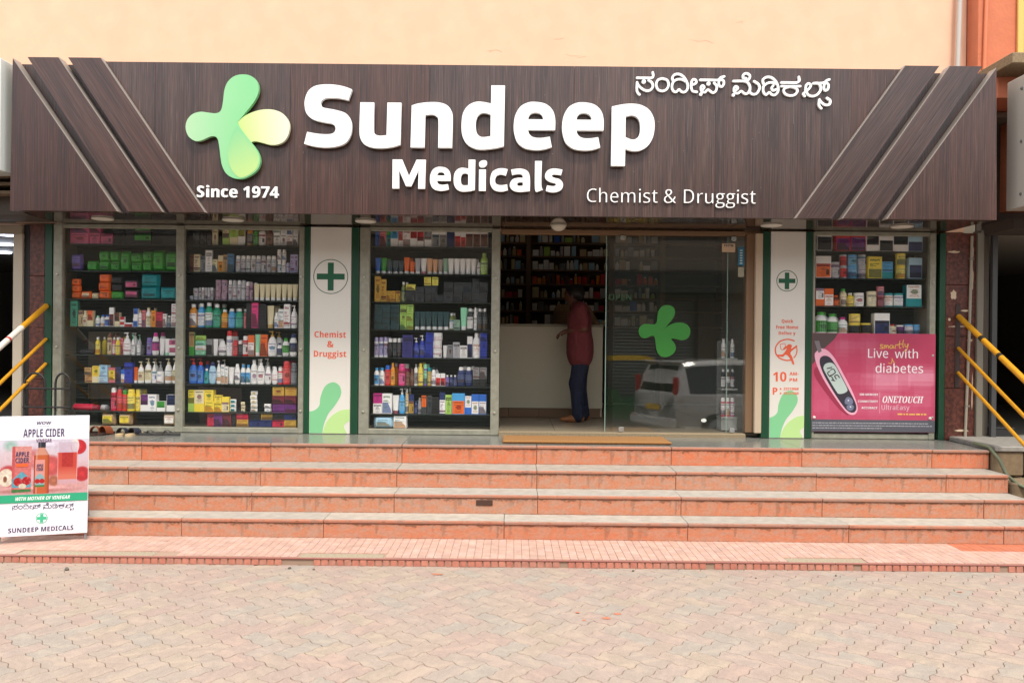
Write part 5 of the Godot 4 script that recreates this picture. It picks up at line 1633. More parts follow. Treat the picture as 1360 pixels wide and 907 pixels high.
# ---------------------------------------------------------------- things in front of the shop
func build_street_things() -> void:
	# hand rails
	for s in [[-4.745, 1.978, "yellow hand rail with peeling white and red paint beside the rack", -1.0], [4.545, 1.962, "yellow hand rail with black scuffs beside the stone blocks", 1.0]]:
		var x: float = s[0]
		var rail := thing("hand_rail", s[2], "railing", Vector3(x, 0.0, 0.06))
		var yellow := grained(rgb(214, 152, 28), 0.45, tex["slab"], Vector3(2.0, 2.0, 2.0))
		var slope := 0.545
		var k := 0
		for b in [[s[1], 0.027], [1.64, 0.0165], [1.39, 0.0165]]:
			var g := G.new()
			var y0: float = b[0]
			g.tube(PackedVector3Array([Vector3(0, y0, 0), Vector3(0, y0 - slope * 1.9, 1.9)]), b[1], 14)
			put("rail_bar", g, yellow, rail)
			k += 1
		for z in [1.85]:
			var post := G.new()
			post.tube(PackedVector3Array([Vector3(0, s[1] - slope * z, z), Vector3(0, 0.17, z)]), 0.022, 12)
			put("rail_post", post, yellow, rail)
		var plate := G.new()
		plate.box(Vector3(0, 1.66, -0.018), Vector3(0.05, 0.85, 0.012), 0.003)
		put("wall_plate", plate, mat(rgb(52, 36, 30), 0.6), rail)
		var sleeves := [[0.42, 0.62, rgb(216, 208, 196)], [0.64, 0.80, rgb(216, 208, 196)], [0.62, 0.645, rgb(178, 44, 36)], [0.80, 0.98, rgb(190, 60, 46)]] if s[3] < 0 else [[0.40, 0.45, rgb(40, 34, 26)], [0.70, 0.74, rgb(40, 34, 26)]]
		for q in sleeves:
			var g := G.new()
			g.tube(PackedVector3Array([Vector3(0, s[1] - slope * q[0], q[0]), Vector3(0, s[1] - slope * q[1], q[1])]), 0.0278, 14)
			put("paint_band", g, mat(q[2], 0.5), rail)
	# wire rack behind the board
	var iron := mat(rgb(30, 30, 30), 0.5)
	var wire := thing("wire_rack", "black iron rack with two arched hoops beside the slipper window", "rack", Vector3(-4.53, LANDING, 0.42))
	for x in [[-0.215, -0.015], [0.085, 0.225]]:
		var hoop := G.new()
		var mid: float = (x[0] + x[1]) / 2.0
		var r: float = (x[1] - x[0]) / 2.0
		var path := PackedVector3Array([Vector3(x[0], 0.0, 0), Vector3(x[0], 0.50, 0)])
		for k in 9:
			var t := PI - PI * k / 8.0
			path.append(Vector3(mid + cos(t) * r, 0.51 + sin(t) * 0.10, 0))
		path.append(Vector3(x[1], 0.50, 0))
		path.append(Vector3(x[1], 0.0, 0))
		hoop.tube(path, 0.011, 8)
		put("hoop", hoop, iron, wire)
	for y in [0.46, 0.28, 0.10]:
		var bar := G.new()
		bar.tube(PackedVector3Array([Vector3(-0.225, y, 0.012), Vector3(0.235, y, 0.012)]), 0.009, 8)
		put("cross_bar", bar, iron, wire)
	var shelf_wire := G.new()
	for k in 4:
		shelf_wire.tube(PackedVector3Array([Vector3(-0.215 + k * 0.145, 0.10, 0.0), Vector3(-0.215 + k * 0.145, 0.10, -0.22), Vector3(-0.215 + k * 0.145, 0.0, -0.22)]), 0.007, 6)
	put("foot_wire", shelf_wire, iron, wire)
	build_standee()
	# coir mat
	var coir := noise_texture("coir_mat", 0.35, Color(0.6, 0.6, 0.6), Color(1, 1, 1), 2, 256)
	var door_mat := thing("door_mat", "brown coir door mat lying at the open entrance", "mat", Vector3(0.72, LANDING, 0.44))
	var fibre := grained(rgb(190, 136, 78), 1.0, coir, Vector3(1.1, 1.1, 1.1), {}, coir, 1.5)
	block("pile", Vector3(0, 0.014, 0), Vector3(1.60, 0.024, 0.46), fibre, door_mat, 0.008)
	var knots := G.new()
	for k in 106:
		knots.box(Vector3(-0.79 + k * 0.015, 0.011, 0.233), Vector3(0.008, 0.016, 0.010), 0.002)
	put("braided_edge", knots, grained(rgb(150, 96, 50), 1.0, coir, Vector3(5, 5, 5)), door_mat)
	build_slippers()
	# pipe down the red pillar
	var pipe := thing("conduit_pipe", "thin grey pipe running down the red pillar beside the rail", "pipe", Vector3(4.655, LANDING, 0.055))
	var g := G.new()
	g.tube(PackedVector3Array([Vector3(-0.03, 0.0, 0.0), Vector3(0.0, 1.0, 0.0), Vector3(0.02, 2.08, 0.0)]), 0.014, 10)
	put("pipe_run", g, mat(rgb(150, 142, 126), 0.5), pipe)
	for y in [0.35, 1.15, 1.85]:
		block("clip", Vector3(-0.018 + y * 0.018, y, 0.0), Vector3(0.045, 0.016, 0.03), mat(rgb(120, 114, 102), 0.5), pipe, 0.002)


# the advertisement's photograph of apples, a carton, a bottle and a glass on a table (grid: 115 x 74, from row 34 of the board)
func board_picture() -> ImageTexture:
	var k := 3
	var w := 115 * k
	var h := 74 * k
	var im := Image.create_empty(w, h, false, Image.FORMAT_RGB8)
	var a := FastNoiseLite.new()
	a.seed = 2
	a.frequency = 0.06
	# soft round shapes: [x, y, rx, ry, colour, blur, strength]
	var blobs := [[14, 42, 8, 7, Color8(120, 180, 150), 0.9, 0.6], [62, 40, 30, 8, Color8(226, 214, 226), 0.9, 0.7], [95, 48, 26, 10, Color8(214, 196, 206), 0.9, 0.6], [30, 56, 34, 12, Color8(232, 206, 206), 0.8, 0.7], [57, 99, 70, 9, Color8(226, 168, 160), 0.5, 0.8], [46, 60, 13, 13, Color8(214, 120, 120), 0.5, 0.85], [66, 70, 14, 14, Color8(206, 84, 80), 0.35, 0.9], [12, 82, 13, 14, Color8(200, 70, 70), 0.25, 0.95], [9, 84, 10, 12, Color8(240, 226, 200), 0.12, 1.0], [8, 86, 2.4, 4, Color8(120, 70, 50), 0.5, 0.9], [107, 82, 10, 10, Color8(196, 50, 54), 0.25, 0.95], [70, 90, 7, 7, Color8(176, 104, 74), 0.4, 0.9], [102, 45, 10, 10, Color8(206, 50, 56), 0.12, 1.0], [97.5, 43, 5, 10, Color8(242, 236, 226), 0.12, 1.0], [40, 103, 50, 2.5, Color8(180, 110, 104), 0.9, 0.6]]
	for y in h:
		for x in w:
			var p := Vector2(float(x) / k, 34.0 + float(y) / k)
			var n := a.get_noise_2d(x, y)
			var c := Color8(236, 232, 240).lerp(Color8(228, 190, 192), clampf((p.y - 46.0) / 26.0 + n * 0.3, 0.0, 1.0))
			for b in blobs:
				var d := Vector2((p.x - b[0]) / b[2], (p.y - b[1]) / b[3]).length()
				var t: float = clampf((1.0 + b[5] * 0.5 - d) / maxf(b[5], 0.06), 0.0, 1.0) * b[6]
				c = c.lerp((b[4] as Color) * (1.0 + n * 0.12 + clampf(0.5 - d, 0.0, 0.3) * 0.5), t)
			# carton
			if p.x > 16 and p.x < 41 and p.y > 42.5 and p.y < 104.5 - (p.x - 16) * 0.03:
				c = Color8(226, 104, 102) if p.x < 20 else Color8(236, 132, 126)
				if p.x > 20 and p.y < 64:
					c = Color8(242, 166, 154)
				if p.y > 76 + absf(p.x - 29) * 0.9 and p.y < 98:
					c = Color8(110, 184, 200)
				for q in [[24.0, 90.0, 5.6], [35.0, 89.0, 5.8]]:
					if Vector2(p.x - q[0], p.y - q[1]).length() < q[2]:
						c = Color8(200, 36, 40).lightened(clampf(n * 0.5 + 0.05, 0.0, 0.4))
				if Vector2((p.x - 30) / 5.0, (p.y - 96) / 3.4).length() < 1.0:
					c = Color8(240, 228, 196)
				if p.y > 100:
					c = Color8(84, 140, 76)
				c = c * (0.95 + n * 0.1)
			# bottle
			var half := 10.0 if p.y > 56 else clampf(4.4 + (p.y - 46) * 0.6, 4.4, 10.0)
			if absf(p.x - 54) < half and p.y > 44 and p.y < 107:
				c = Color8(214, 108, 62).lerp(Color8(156, 62, 36), pow(absf(p.x - 54) / half, 4.0))
				if absf(p.x - 47.5) < 1.0:
					c = c.lightened(0.35)
				if p.y < 55:
					c = c.lerp(Color8(236, 214, 204), 0.5)
				if absf(p.x - 52) < 6.2 and p.y > 61 and p.y < 98:
					c = Color8(238, 164, 152)
					if p.y > 79 + absf(p.x - 52) * 0.9:
						c = Color8(150, 190, 190)
					for q in [[49.0, 90.0, 3.2], [55.0, 90.0, 3.2]]:
						if Vector2(p.x - q[0], p.y - q[1]).length() < q[2]:
							c = Color8(200, 36, 40)
					if p.y > 95:
						c = Color8(84, 140, 76)
			if absf(p.x - 54) < 4.8 and p.y > 37.5 and p.y < 45:
				c = Color8(52, 52, 60).lightened(clampf(0.3 - absf(p.x - 52) * 0.2, 0.0, 0.3))
			# glass of vinegar
			if absf(p.x - 87.5) < 13.4 - (p.y - 38) * 0.012 and p.y > 38 and p.y < 95:
				var edge := absf(p.x - 87.5) / 13.4
				c = c.lerp(Color8(214, 192, 204), 0.7)
				if p.y > 52 and p.y < 89:
					c = Color8(216, 80, 66).lerp(Color8(238, 150, 120), clampf((p.y - 70) / 20.0, 0.0, 0.7))
					if p.x > 80 and p.x < 95 and p.y < 72:
						c = c.lerp(Color8(176, 44, 44), 0.6 + n * 0.4)
				if edge > 0.9:
					c = c.lerp(Color8(250, 240, 244), 0.5)
				if p.y > 89:
					c = c.lerp(Color8(230, 170, 170), 0.5)
			im.set_pixel(x, y, Color(clampf(c.r, 0, 1), clampf(c.g, 0, 1), clampf(c.b, 0, 1)))
	return ImageTexture.create_from_image(im)


func build_standee() -> void:
	var s := thing("advert_board", "white vinegar advertisement board standing at the foot of the steps", "sign", Vector3(-3.665, 0.058, 1.995))
	s.rotation = Vector3(-0.06, 0.30, 0)
	var w := 0.63
	var h := 0.93
	var y0 := 0.055
	block("board", Vector3(0, y0 + h / 2.0, 0), Vector3(w, h, 0.012), mat(rgb(232, 230, 238), 0.35), s, 0.002)
	var metal := mat(rgb(150, 150, 154), 0.4, {"metallic": 0.5})
	for x in [-w / 2.0 + 0.015, w / 2.0 - 0.015]:
		block("front_leg", Vector3(x, y0 / 2.0 + 0.01, -0.014), Vector3(0.016, y0 + 0.04, 0.014), metal, s, 0.002)
		var leg := G.new()
		leg.tube(PackedVector3Array([Vector3(x * 0.95, y0 + 0.72, -0.016), Vector3(x * 0.95, -0.012, -0.26)]), 0.008, 8)
		put("back_leg", leg, metal, s)
	var z := 0.0072
	var navy := mat(rgb(58, 46, 88), 0.5)
	var k := w / 115.0          # the board's own grid: 115 across, 170 down
	var top := y0 + h
	var pic := func(x: float, y: float) -> Vector2: return Vector2(-w / 2.0 + x * k, top - y * h / 161.0)
	var layer := func(called: String, pts: PackedVector2Array, c: Color, lift: float) -> void:
		var g := G.new()
		g.flat([pts], z + lift)
		put(called, g, mat(c, 0.45), s)
	var poly := func(d: Array) -> PackedVector2Array:
		var q := []
		for n in range(0, d.size(), 3):
			var v: Vector2 = pic.call(d[n], d[n + 1])
			q.append_array([v.x, -v.y, d[n + 2]])
		return outline(q)
	var g := G.new()
	var c0: Vector2 = pic.call(0.4, 106.0)
	var c1: Vector2 = pic.call(114.6, 32.0)
	g.quad(Vector3(c0.x, c0.y, z), Vector3(c1.x, c0.y, z), Vector3(c1.x, c1.y, z), Vector3(c0.x, c1.y, z), Vector3.BACK)
	put("printed_picture", g, mat(rgb(214, 212, 218), 0.4, {"albedo_texture": board_picture()}), s)
	var spot := func(x: float, y: float) -> Vector3:
		var v: Vector2 = pic.call(x, y)
		return Vector3(v.x, v.y, z)
	var fit := func(x: float, y: float) -> Vector2: return Vector2(x * k, y * h / 161.0)
	words("lettering", "WOW", true, spot.call(46, 11.5), fit.call(19, 4.2), 0.001, navy, s, false, 0.15)
	small_print(spot.call(48, 14.4) + Vector3(0, 0, 0.0004), 14 * k, 0.004, mat(rgb(150, 146, 164), 0.5), s)
	words("lettering", "APPLE CIDER", true, spot.call(30, 28.5), fit.call(53, 11.0), 0.001, navy, s)
	words("lettering", "VINEGAR", true, spot.call(46.5, 36), fit.call(20, 5), 0.0016, mat(rgb(92, 60, 92), 0.5), s)
	words("lettering", "APPLE", true, spot.call(21, 54.5) + Vector3(0, 0, 0.0022), fit.call(17, 6.6), 0.001, navy, s)
	words("lettering", "CIDER", true, spot.call(21, 62.5) + Vector3(0, 0, 0.0022), fit.call(17, 6.6), 0.001, navy, s)
	layer.call("printed_flash", rect(pic.call(22, 68).x, pic.call(22, 68).y, pic.call(37, 64).x, pic.call(37, 64).y), rgb(226, 92, 44), 0.0028)
	words("lettering", "APPLE", true, spot.call(48, 69) + Vector3(0, 0, 0.0028), fit.call(8.5, 4.0), 0.001, navy, s)
	words("lettering", "CIDER", true, spot.call(48, 74) + Vector3(0, 0, 0.0028), fit.call(8.5, 4.0), 0.001, navy, s)
	layer.call("printed_band", rect(pic.call(0.3, 116.3).x, pic.call(0.3, 116.3).y, pic.call(114.7, 105.6).x, pic.call(114.7, 105.6).y), rgb(44, 158, 118), 0.0042)
	words("lettering", "WITH MOTHER OF VINEGAR", true, spot.call(21.5, 113.3) + Vector3(0, 0, 0.0036), fit.call(70, 4.8), 0.0012, mat(rgb(236, 240, 238), 0.5), s, false, 0.2)
	var kan := G.new()
	var ks := 79.0 * k / 2360.0
	var at: Vector2 = pic.call(18, 118)
	kannada(kan, ks, at + Vector2(-90 * ks, 90 * ks), 20 * ks, z + 0.0002, z + 0.0006)
	for n in kan.v.size():
		kan.v[n].y = at.y + (kan.v[n].y - at.y) * 0.88
	put("kannada_lettering", kan, navy, s)
	var c: Vector2 = pic.call(56, 138.2)
	layer.call("printed_cross", disc(c, 7.6 * k, 7.6 * k, 32), rgb(66, 178, 136), 0.0004)
	layer.call("printed_cross", disc(c, 6.7 * k, 6.7 * k, 32), rgb(232, 232, 238), 0.0008)
	layer.call("printed_cross", rect(c.x - 2.1 * k, c.y - 6.2 * k, c.x + 2.1 * k, c.y + 6.2 * k), rgb(66, 178, 136), 0.0012)
	layer.call("printed_cross", rect(c.x - 6.2 * k, c.y - 2.1 * k, c.x + 6.2 * k, c.y + 2.1 * k), rgb(66, 178, 136), 0.0016)
	words("lettering", "SUNDEEP MEDICALS", true, spot.call(14, 156), fit.call(83, 6.4), 0.001, navy, s)


func build_slippers() -> void:
	var data := [
		[-4.115, 0.30, 0.25, "brown", "brown leather slipper of the pair nearest the advert board, inner one"], [-4.03, 0.27, -0.15, "brown", "brown leather slipper of the pair nearest the advert board, outer one"],
		[-3.85, 0.29, 0.10, "navy", "dark blue slide slipper with pale sole, beside the brown pair"], [-3.735, 0.29, -0.12, "navy", "dark blue slide slipper with pale sole, beside the grey pair"],
		[-3.56, 0.30, 1.35, "grey", "worn grey flip-flop slipper next to the blue pair"], [-3.40, 0.28, 1.45, "grey", "worn grey flip-flop slipper at the end nearest the doorway"],
	]
	for d in data:
		var o := thing("slipper", d[4], "slipper", Vector3(d[0], LANDING, d[1]), "slippers left on the landing")
		o.rotation.y = d[2]
		var sole := outline([-0.040, -0.11, 0, 0.0, -0.128, 0, 0.040, -0.10, 0, 0.043, -0.03, 0, 0.034, 0.04, 0, 0.036, 0.10, 0, 0.0, 0.125, 0, -0.034, 0.10, 0, -0.034, 0.03, 0, -0.044, -0.04, 0], 1.0)
		var g := G.new()
		g.solid(sole, [], 0.0, 0.020, true)
		var look: Array = {"brown": [rgb(52, 34, 26), rgb(136, 66, 34)], "navy": [rgb(190, 166, 128), rgb(36, 40, 56)], "grey": [rgb(58, 56, 54), rgb(82, 80, 76)]}[d[3]]
		var base := put("sole", g, mat(look[0], 0.8), o)
		base.rotation.x = -PI / 2.0
		var strap := G.new()
		if d[3] == "grey":
			for side in [-1.0, 1.0]:
				strap.tube(PackedVector3Array([Vector3(0, 0.022, -0.055), Vector3(side * 0.02, 0.05, -0.02), Vector3(side * 0.04, 0.022, 0.035)]), 0.006, 6)
		else:
			# an arched band across the foot
			var n := 10
			for i in n:
				var t0 := PI * i / n
				var t1 := PI * (i + 1) / n
				var h := 0.062 if d[3] == "navy" else 0.075
				for q in [[1.0, 1.0], [0.93, -1.0]]:
					var f: float = q[0]
					var a := Vector3(-cos(t0) * 0.046 * f, 0.016 + sin(t0) * h * f, 0.05)
					var b := Vector3(-cos(t1) * 0.046 * f, 0.016 + sin(t1) * h * f, 0.05)
					var back := Vector3(0, -0.012, -0.115)
					strap.quad(a, b, b + back, a + back, Vector3(-cos((t0 + t1) / 2.0), sin((t0 + t1) / 2.0), 0) * q[1])
				var e0 := Vector3(-cos(t0) * 0.046, 0.016 + sin(t0) * h, 0.05)
				var e1 := Vector3(-cos(t1) * 0.046, 0.016 + sin(t1) * h, 0.05)
				strap.quad(e0, e1, Vector3(e1.x * 0.93, 0.016 + (e1.y - 0.016) * 0.93, 0.05), Vector3(e0.x * 0.93, 0.016 + (e0.y - 0.016) * 0.93, 0.05), Vector3.BACK)
		put("strap", strap, mat(look[1], 0.6), o)


# ---------------------------------------------------------------- people: tapered capsules, blended and meshed as surface nets
# bones: [from, to, radius, radius, flatten across z (optional)]
func flesh(bones: Array, cell: float, blend := 0.02) -> ArrayMesh:
	var lo := Vector3.INF
	var hi := -Vector3.INF
	for b in bones:
		var r := maxf(b[2], b[3]) + 4.0 * blend
		for p: Vector3 in [b[0], b[1]]:
			lo = lo.min(p - Vector3.ONE * r)
			hi = hi.max(p + Vector3.ONE * r)
	var nx := int((hi.x - lo.x) / cell) + 2
	var ny := int((hi.y - lo.y) / cell) + 2
	var nz := int((hi.z - lo.z) / cell) + 2
	var sum := PackedFloat32Array()
	sum.resize(nx * ny * nz)
	var k := 1.0 / blend
	for b in bones:
		var a: Vector3 = b[0]
		var ab: Vector3 = b[1] - b[0]
		var l2 := maxf(ab.length_squared(), 1e-9)
		var r0: float = b[2]
		var r1: float = b[3]
		var reach := maxf(r0, r1) + 3.5 * blend
		var p0 := ((a.min(b[1]) - Vector3.ONE * reach - lo) / cell).floor()
		var p1 := ((a.max(b[1]) + Vector3.ONE * reach - lo) / cell).ceil()
		for z in range(maxi(0, int(p0.z)), mini(nz, int(p1.z) + 1)):
			for y in range(maxi(0, int(p0.y)), mini(ny, int(p1.y) + 1)):
				for x in range(maxi(0, int(p0.x)), mini(nx, int(p1.x) + 1)):
					var p := lo + Vector3(x, y, z) * cell
					var t := clampf((p - a).dot(ab) / l2, 0.0, 1.0)
					var d := (p - a - ab * t).length() - lerpf(r0, r1, t)
					sum[(z * ny + y) * nx + x] += exp(-d * k)
	var val := PackedFloat32Array()
	val.resize(sum.size())
	for i in sum.size():
		val[i] = (-log(sum[i]) / k) if sum[i] > 1e-12 else 1.0
	var index := PackedInt32Array()
	index.resize(sum.size())
	index.fill(-1)
	var pts := PackedVector3Array()
	var corner := [0, 1, nx, nx + 1, nx * ny, nx * ny + 1, nx * ny + nx, nx * ny + nx + 1]
	var off := [Vector3(0, 0, 0), Vector3(1, 0, 0), Vector3(0, 1, 0), Vector3(1, 1, 0), Vector3(0, 0, 1), Vector3(1, 0, 1), Vector3(0, 1, 1), Vector3(1, 1, 1)]
	var edges := [[0, 1], [2, 3], [4, 5], [6, 7], [0, 2], [1, 3], [4, 6], [5, 7], [0, 4], [1, 5], [2, 6], [3, 7]]
	for z in nz - 1:
		for y in ny - 1:
			for x in nx - 1:
				var at := (z * ny + y) * nx + x
				var inside := 0
				for c in 8:
					if val[at + corner[c]] < 0.0:
						inside += 1
				if inside == 0 or inside == 8:
					continue
				var s := Vector3.ZERO
				var n := 0
				for e in edges:
					var va := val[at + corner[e[0]]]
					var vb := val[at + corner[e[1]]]
					if (va < 0.0) != (vb < 0.0):
						s += off[e[0]].lerp(off[e[1]], va / (va - vb))
						n += 1
				index[at] = pts.size()
				pts.append(lo + (Vector3(x, y, z) + s / n) * cell)
	var faces := PackedInt32Array()
	var step := [1, nx, nx * ny]
	for z in range(1, nz - 1):
		for y in range(1, ny - 1):
			for x in range(1, nx - 1):
				var at := (z * ny + y) * nx + x
				for d in 3:
					var va := val[at]
					var vb := val[at + step[d]]
					if (va < 0.0) == (vb < 0.0):
						continue
					var u: int = step[(d + 1) % 3]
					var w: int = step[(d + 2) % 3]
					var q := [index[at - u - w], index[at - w], index[at], index[at - u]]
					if q.min() < 0:
						continue
					if va > 0.0:
						q = [q[3], q[2], q[1], q[0]]
					faces.append_array(PackedInt32Array([q[0], q[2], q[1], q[0], q[3], q[2]]))
	var normals := PackedVector3Array()
	normals.resize(pts.size())
	for i in range(0, faces.size(), 3):
		var m := (pts[faces[i + 2]] - pts[faces[i]]).cross(pts[faces[i + 1]] - pts[faces[i]])
		for c in 3:
			normals[faces[i + c]] += m
	for i in normals.size():
		normals[i] = normals[i].normalized()
	var arrays := []
	arrays.resize(Mesh.ARRAY_MAX)
	arrays[Mesh.ARRAY_VERTEX] = pts
	arrays[Mesh.ARRAY_NORMAL] = normals
	arrays[Mesh.ARRAY_INDEX] = faces
	var mesh := ArrayMesh.new()
	mesh.add_surface_from_arrays(Mesh.PRIMITIVE_TRIANGLES, arrays)
	return mesh


func join(a: ArrayMesh, b: ArrayMesh) -> ArrayMesh:
	var st := SurfaceTool.new()
	st.append_from(a, 0, Transform3D.IDENTITY)
	st.append_from(b, 0, Transform3D.IDENTITY)
	return st.commit()


# five fingers from a wrist; AHEAD is where the fingers point, PALM the way the palm looks, THUMB the thumb's side
func hand_bones(wrist: Vector3, ahead: Vector3, palm: Vector3, thumb: Vector3, curl: float) -> Array:
	var out := [[wrist, wrist + ahead * 0.045 + thumb * 0.012, 0.024, 0.020], [wrist + ahead * 0.03, wrist + ahead * 0.085 + thumb * 0.026, 0.020, 0.012], [wrist + ahead * 0.03, wrist + ahead * 0.082 - thumb * 0.026, 0.020, 0.012], [wrist + ahead * 0.03, wrist + ahead * 0.088, 0.020, 0.013]]
	var spread := [0.030, 0.010, -0.010, -0.028]
	var length := [0.066, 0.074, 0.068, 0.052]
	for k in 4:
		var p: Vector3 = wrist + ahead * 0.088 + thumb * spread[k]
		var bend := 0.0
		for j in 3:
			bend += curl * [0.5, 0.9, 0.7][j]
			var q: Vector3 = p + (ahead * cos(bend) + palm * sin(bend)) * length[k] * [0.45, 0.32, 0.23][j]
			out.append([p, q, 0.0095 - j * 0.0008, 0.0088 - j * 0.0009])
			p = q
	var t0 := wrist + ahead * 0.028 + thumb * 0.026
	var t1 := t0 + (ahead * 0.6 + thumb * 0.75 + palm * 0.25).normalized() * 0.040
	var t2 := t1 + (ahead * 0.85 + thumb * 0.15 + palm * 0.5).normalized() * 0.032
	out.append([t0, t1, 0.013, 0.011])
	out.append([t1, t2, 0.0105, 0.009])
	return out


# the figure looks along its own +x, stands on y = 0, z is its right side
func person(label: String, at: Vector3, turn: float, d: Dictionary) -> Node3D:
	var p := thing("person", label, "person", at)
	p.rotation.y = turn
	var h: float = d.height
	var head: Vector3 = d.head
	var skin := mat(d.skin, 0.55, {"subsurf_scatter_enabled": true, "subsurf_scatter_strength": 0.05})
	var hip := Vector3(-0.02, 0.49 * h, 0)
	var chest := Vector3(0.0, 0.73 * h, 0)
	var neck := Vector3(0.03, 0.835 * h, 0)
	var bones := [[hip, chest, 0.115, 0.12], [chest, neck, 0.11, 0.055], [neck, head - Vector3(0.02, 0.06, 0), 0.052, 0.050]]
	var coat := [[hip + Vector3(0.02, 0.02, 0.055), chest + Vector3(0.01, 0, 0.075), d.belly, d.belly * 0.92], [hip + Vector3(0.02, 0.02, -0.055), chest + Vector3(0.01, 0, -0.075), d.belly, d.belly * 0.92], [hip + Vector3(0.015, -0.05, 0.06), hip + Vector3(0.015, 0.1, 0.06), d.belly * 0.93, d.belly * 0.95], [hip + Vector3(0.015, -0.05, -0.06), hip + Vector3(0.015, 0.1, -0.06), d.belly * 0.93, d.belly * 0.95], [chest + Vector3(-0.01, 0.02, 0.07), neck + Vector3(-0.02, -0.05, 0.10), 0.105, 0.070], [chest + Vector3(-0.01, 0.02, -0.07), neck + Vector3(-0.02, -0.05, -0.10), 0.105, 0.070], [neck + Vector3(-0.025, -0.045, 0), neck + Vector3(-0.01, 0.0, 0), 0.075, 0.062]]
	var trousers := []
	var shoes := []
	for s in [1.0, -1.0]:
		var leg := Vector3(-0.015 * s if d.stride else 0.0, 0, 0.085 * s)
		var knee := Vector3(0.02, 0.275 * h, 0.09 * s) + leg * Vector3(1, 0, 0)
		var ankle := Vector3(-0.02, 0.055 * h, 0.095 * s) + leg * Vector3(2, 0, 0)
		bones.append([hip + Vector3(0, 0, 0.08 * s), knee, 0.085, 0.055])
		bones.append([knee, ankle, 0.052, 0.036])
		bones.append([ankle, ankle + Vector3(0.13, -0.045 * h, 0.01 * s), 0.034, 0.026])
		trousers.append([hip + Vector3(-0.01, 0.0, 0.07 * s), knee, 0.105, 0.078])
		trousers.append([knee, Vector3(ankle.x, 0.04 * h, ankle.z), 0.076, 0.068])
		shoes.append([ankle + Vector3(-0.035, -0.045, 0), ankle + Vector3(0.06, -0.050, 0.004 * s), 0.040, 0.038])
		shoes.append([ankle + Vector3(0.05, -0.052, 0.004 * s), ankle + Vector3(0.185, -0.060, 0.012 * s), 0.036, 0.026])
		var arm: Array = d.arms[0 if s > 0 else 1]
		var shoulder := Vector3(-0.01, 0.80 * h, 0.165 * s)
		bones.append([neck + Vector3(0, -0.06, 0.03 * s), shoulder, 0.06, 0.05])
		bones.append([shoulder, arm[0], 0.048, 0.040])
		bones.append([arm[0], arm[1], 0.040, 0.027])
		coat.append([shoulder, shoulder.lerp(arm[0], d.sleeve), 0.072, 0.066])
		coat.append([neck + Vector3(-0.02, -0.06, 0.07 * s), shoulder, 0.075, 0.068])
	var body := flesh(bones, 0.014, 0.018)
	# head: skull, jaw, nose, ears, lips, brow
	var look: float = d.look
	var f := Vector3(cos(look), -0.18, -sin(look)).normalized()
	var side := Vector3.UP.cross(f).normalized()
	var up := f.cross(side)
	var skull := [[head - f * 0.030 + up * 0.025, head + f * 0.025 + up * 0.030, 0.082, 0.078], [head + f * 0.030 - up * 0.045, head + f * 0.055 - up * 0.078, 0.058, 0.036], [head - f * 0.02 - up * 0.10, neck, 0.050, 0.054], [head + f * 0.092 + up * 0.012, head + f * 0.112 - up * 0.022, 0.008, 0.014], [head + f * 0.088 - up * 0.050 + side * 0.014, head + f * 0.088 - up * 0.050 - side * 0.014, 0.010, 0.010], [head + f * 0.082 + up * 0.030 + side * 0.035, head + f * 0.082 + up * 0.030 - side * 0.035, 0.012, 0.012]]
	for s in [1.0, -1.0]:
		skull.append([head + side * 0.086 * s + up * 0.018 - f * 0.006, head + side * 0.084 * s - up * 0.026, 0.012, 0.009])
	body = join(body, flesh(skull, 0.006, 0.010))
	for s in 2:
		var arm: Array = d.arms[s]
		body = join(body, flesh(hand_bones(arm[1], arm[2], arm[3], arm[4], arm[5]), 0.0042, 0.004))
	obj("body", body, skin, p)
	var folds: Texture2D = noise_texture("cloth_fold", 0.018, Color(0, 0, 0), Color(1, 1, 1), 3, 256) if not tex.has("cloth_fold") else tex["cloth_fold"]
	var creased := {"heightmap_enabled": true, "heightmap_texture": folds, "heightmap_scale": 2.5, "uv1_triplanar": true, "uv1_scale": Vector3(2.2, 1.3, 2.2)}
	var cloth := mat(d.shirt, 0.9, creased)
	obj("shirt", flesh(coat, 0.014, 0.02), d.shirt_material if d.has("shirt_material") else cloth, p)
	obj("trousers", flesh(trousers, 0.014, 0.016), mat(d.trousers, 0.9, creased), p)
	obj("shoes", flesh(shoes, 0.009, 0.012), mat(d.shoes, 0.5), p)
	var hair := [[head - f * 0.042 + up * 0.040, head + f * 0.018 + up * 0.060, 0.085, 0.074], [head - f * 0.062 + up * 0.01, head - f * 0.060 - up * 0.055, 0.066, 0.045], [head - f * 0.02 + up * 0.03 + side * 0.030, head - f * 0.02 + up * 0.03 - side * 0.030, 0.074, 0.074]]
	obj("hair", flesh(hair, 0.008, 0.010), mat(rgb(16, 14, 13), 0.6), p)
	for s in [1.0, -1.0]:
		var eye := G.new()
		eye.lathe([Vector2(0, -0.009), Vector2(0.0075, -0.005), Vector2(0.010, 0), Vector2(0.0075, 0.005), Vector2(0, 0.009)], 10)
		put("eye", eye, mat(rgb(210, 204, 196), 0.2), p, head + f * 0.092 + up * 0.014 + side * 0.031 * s)
	return p


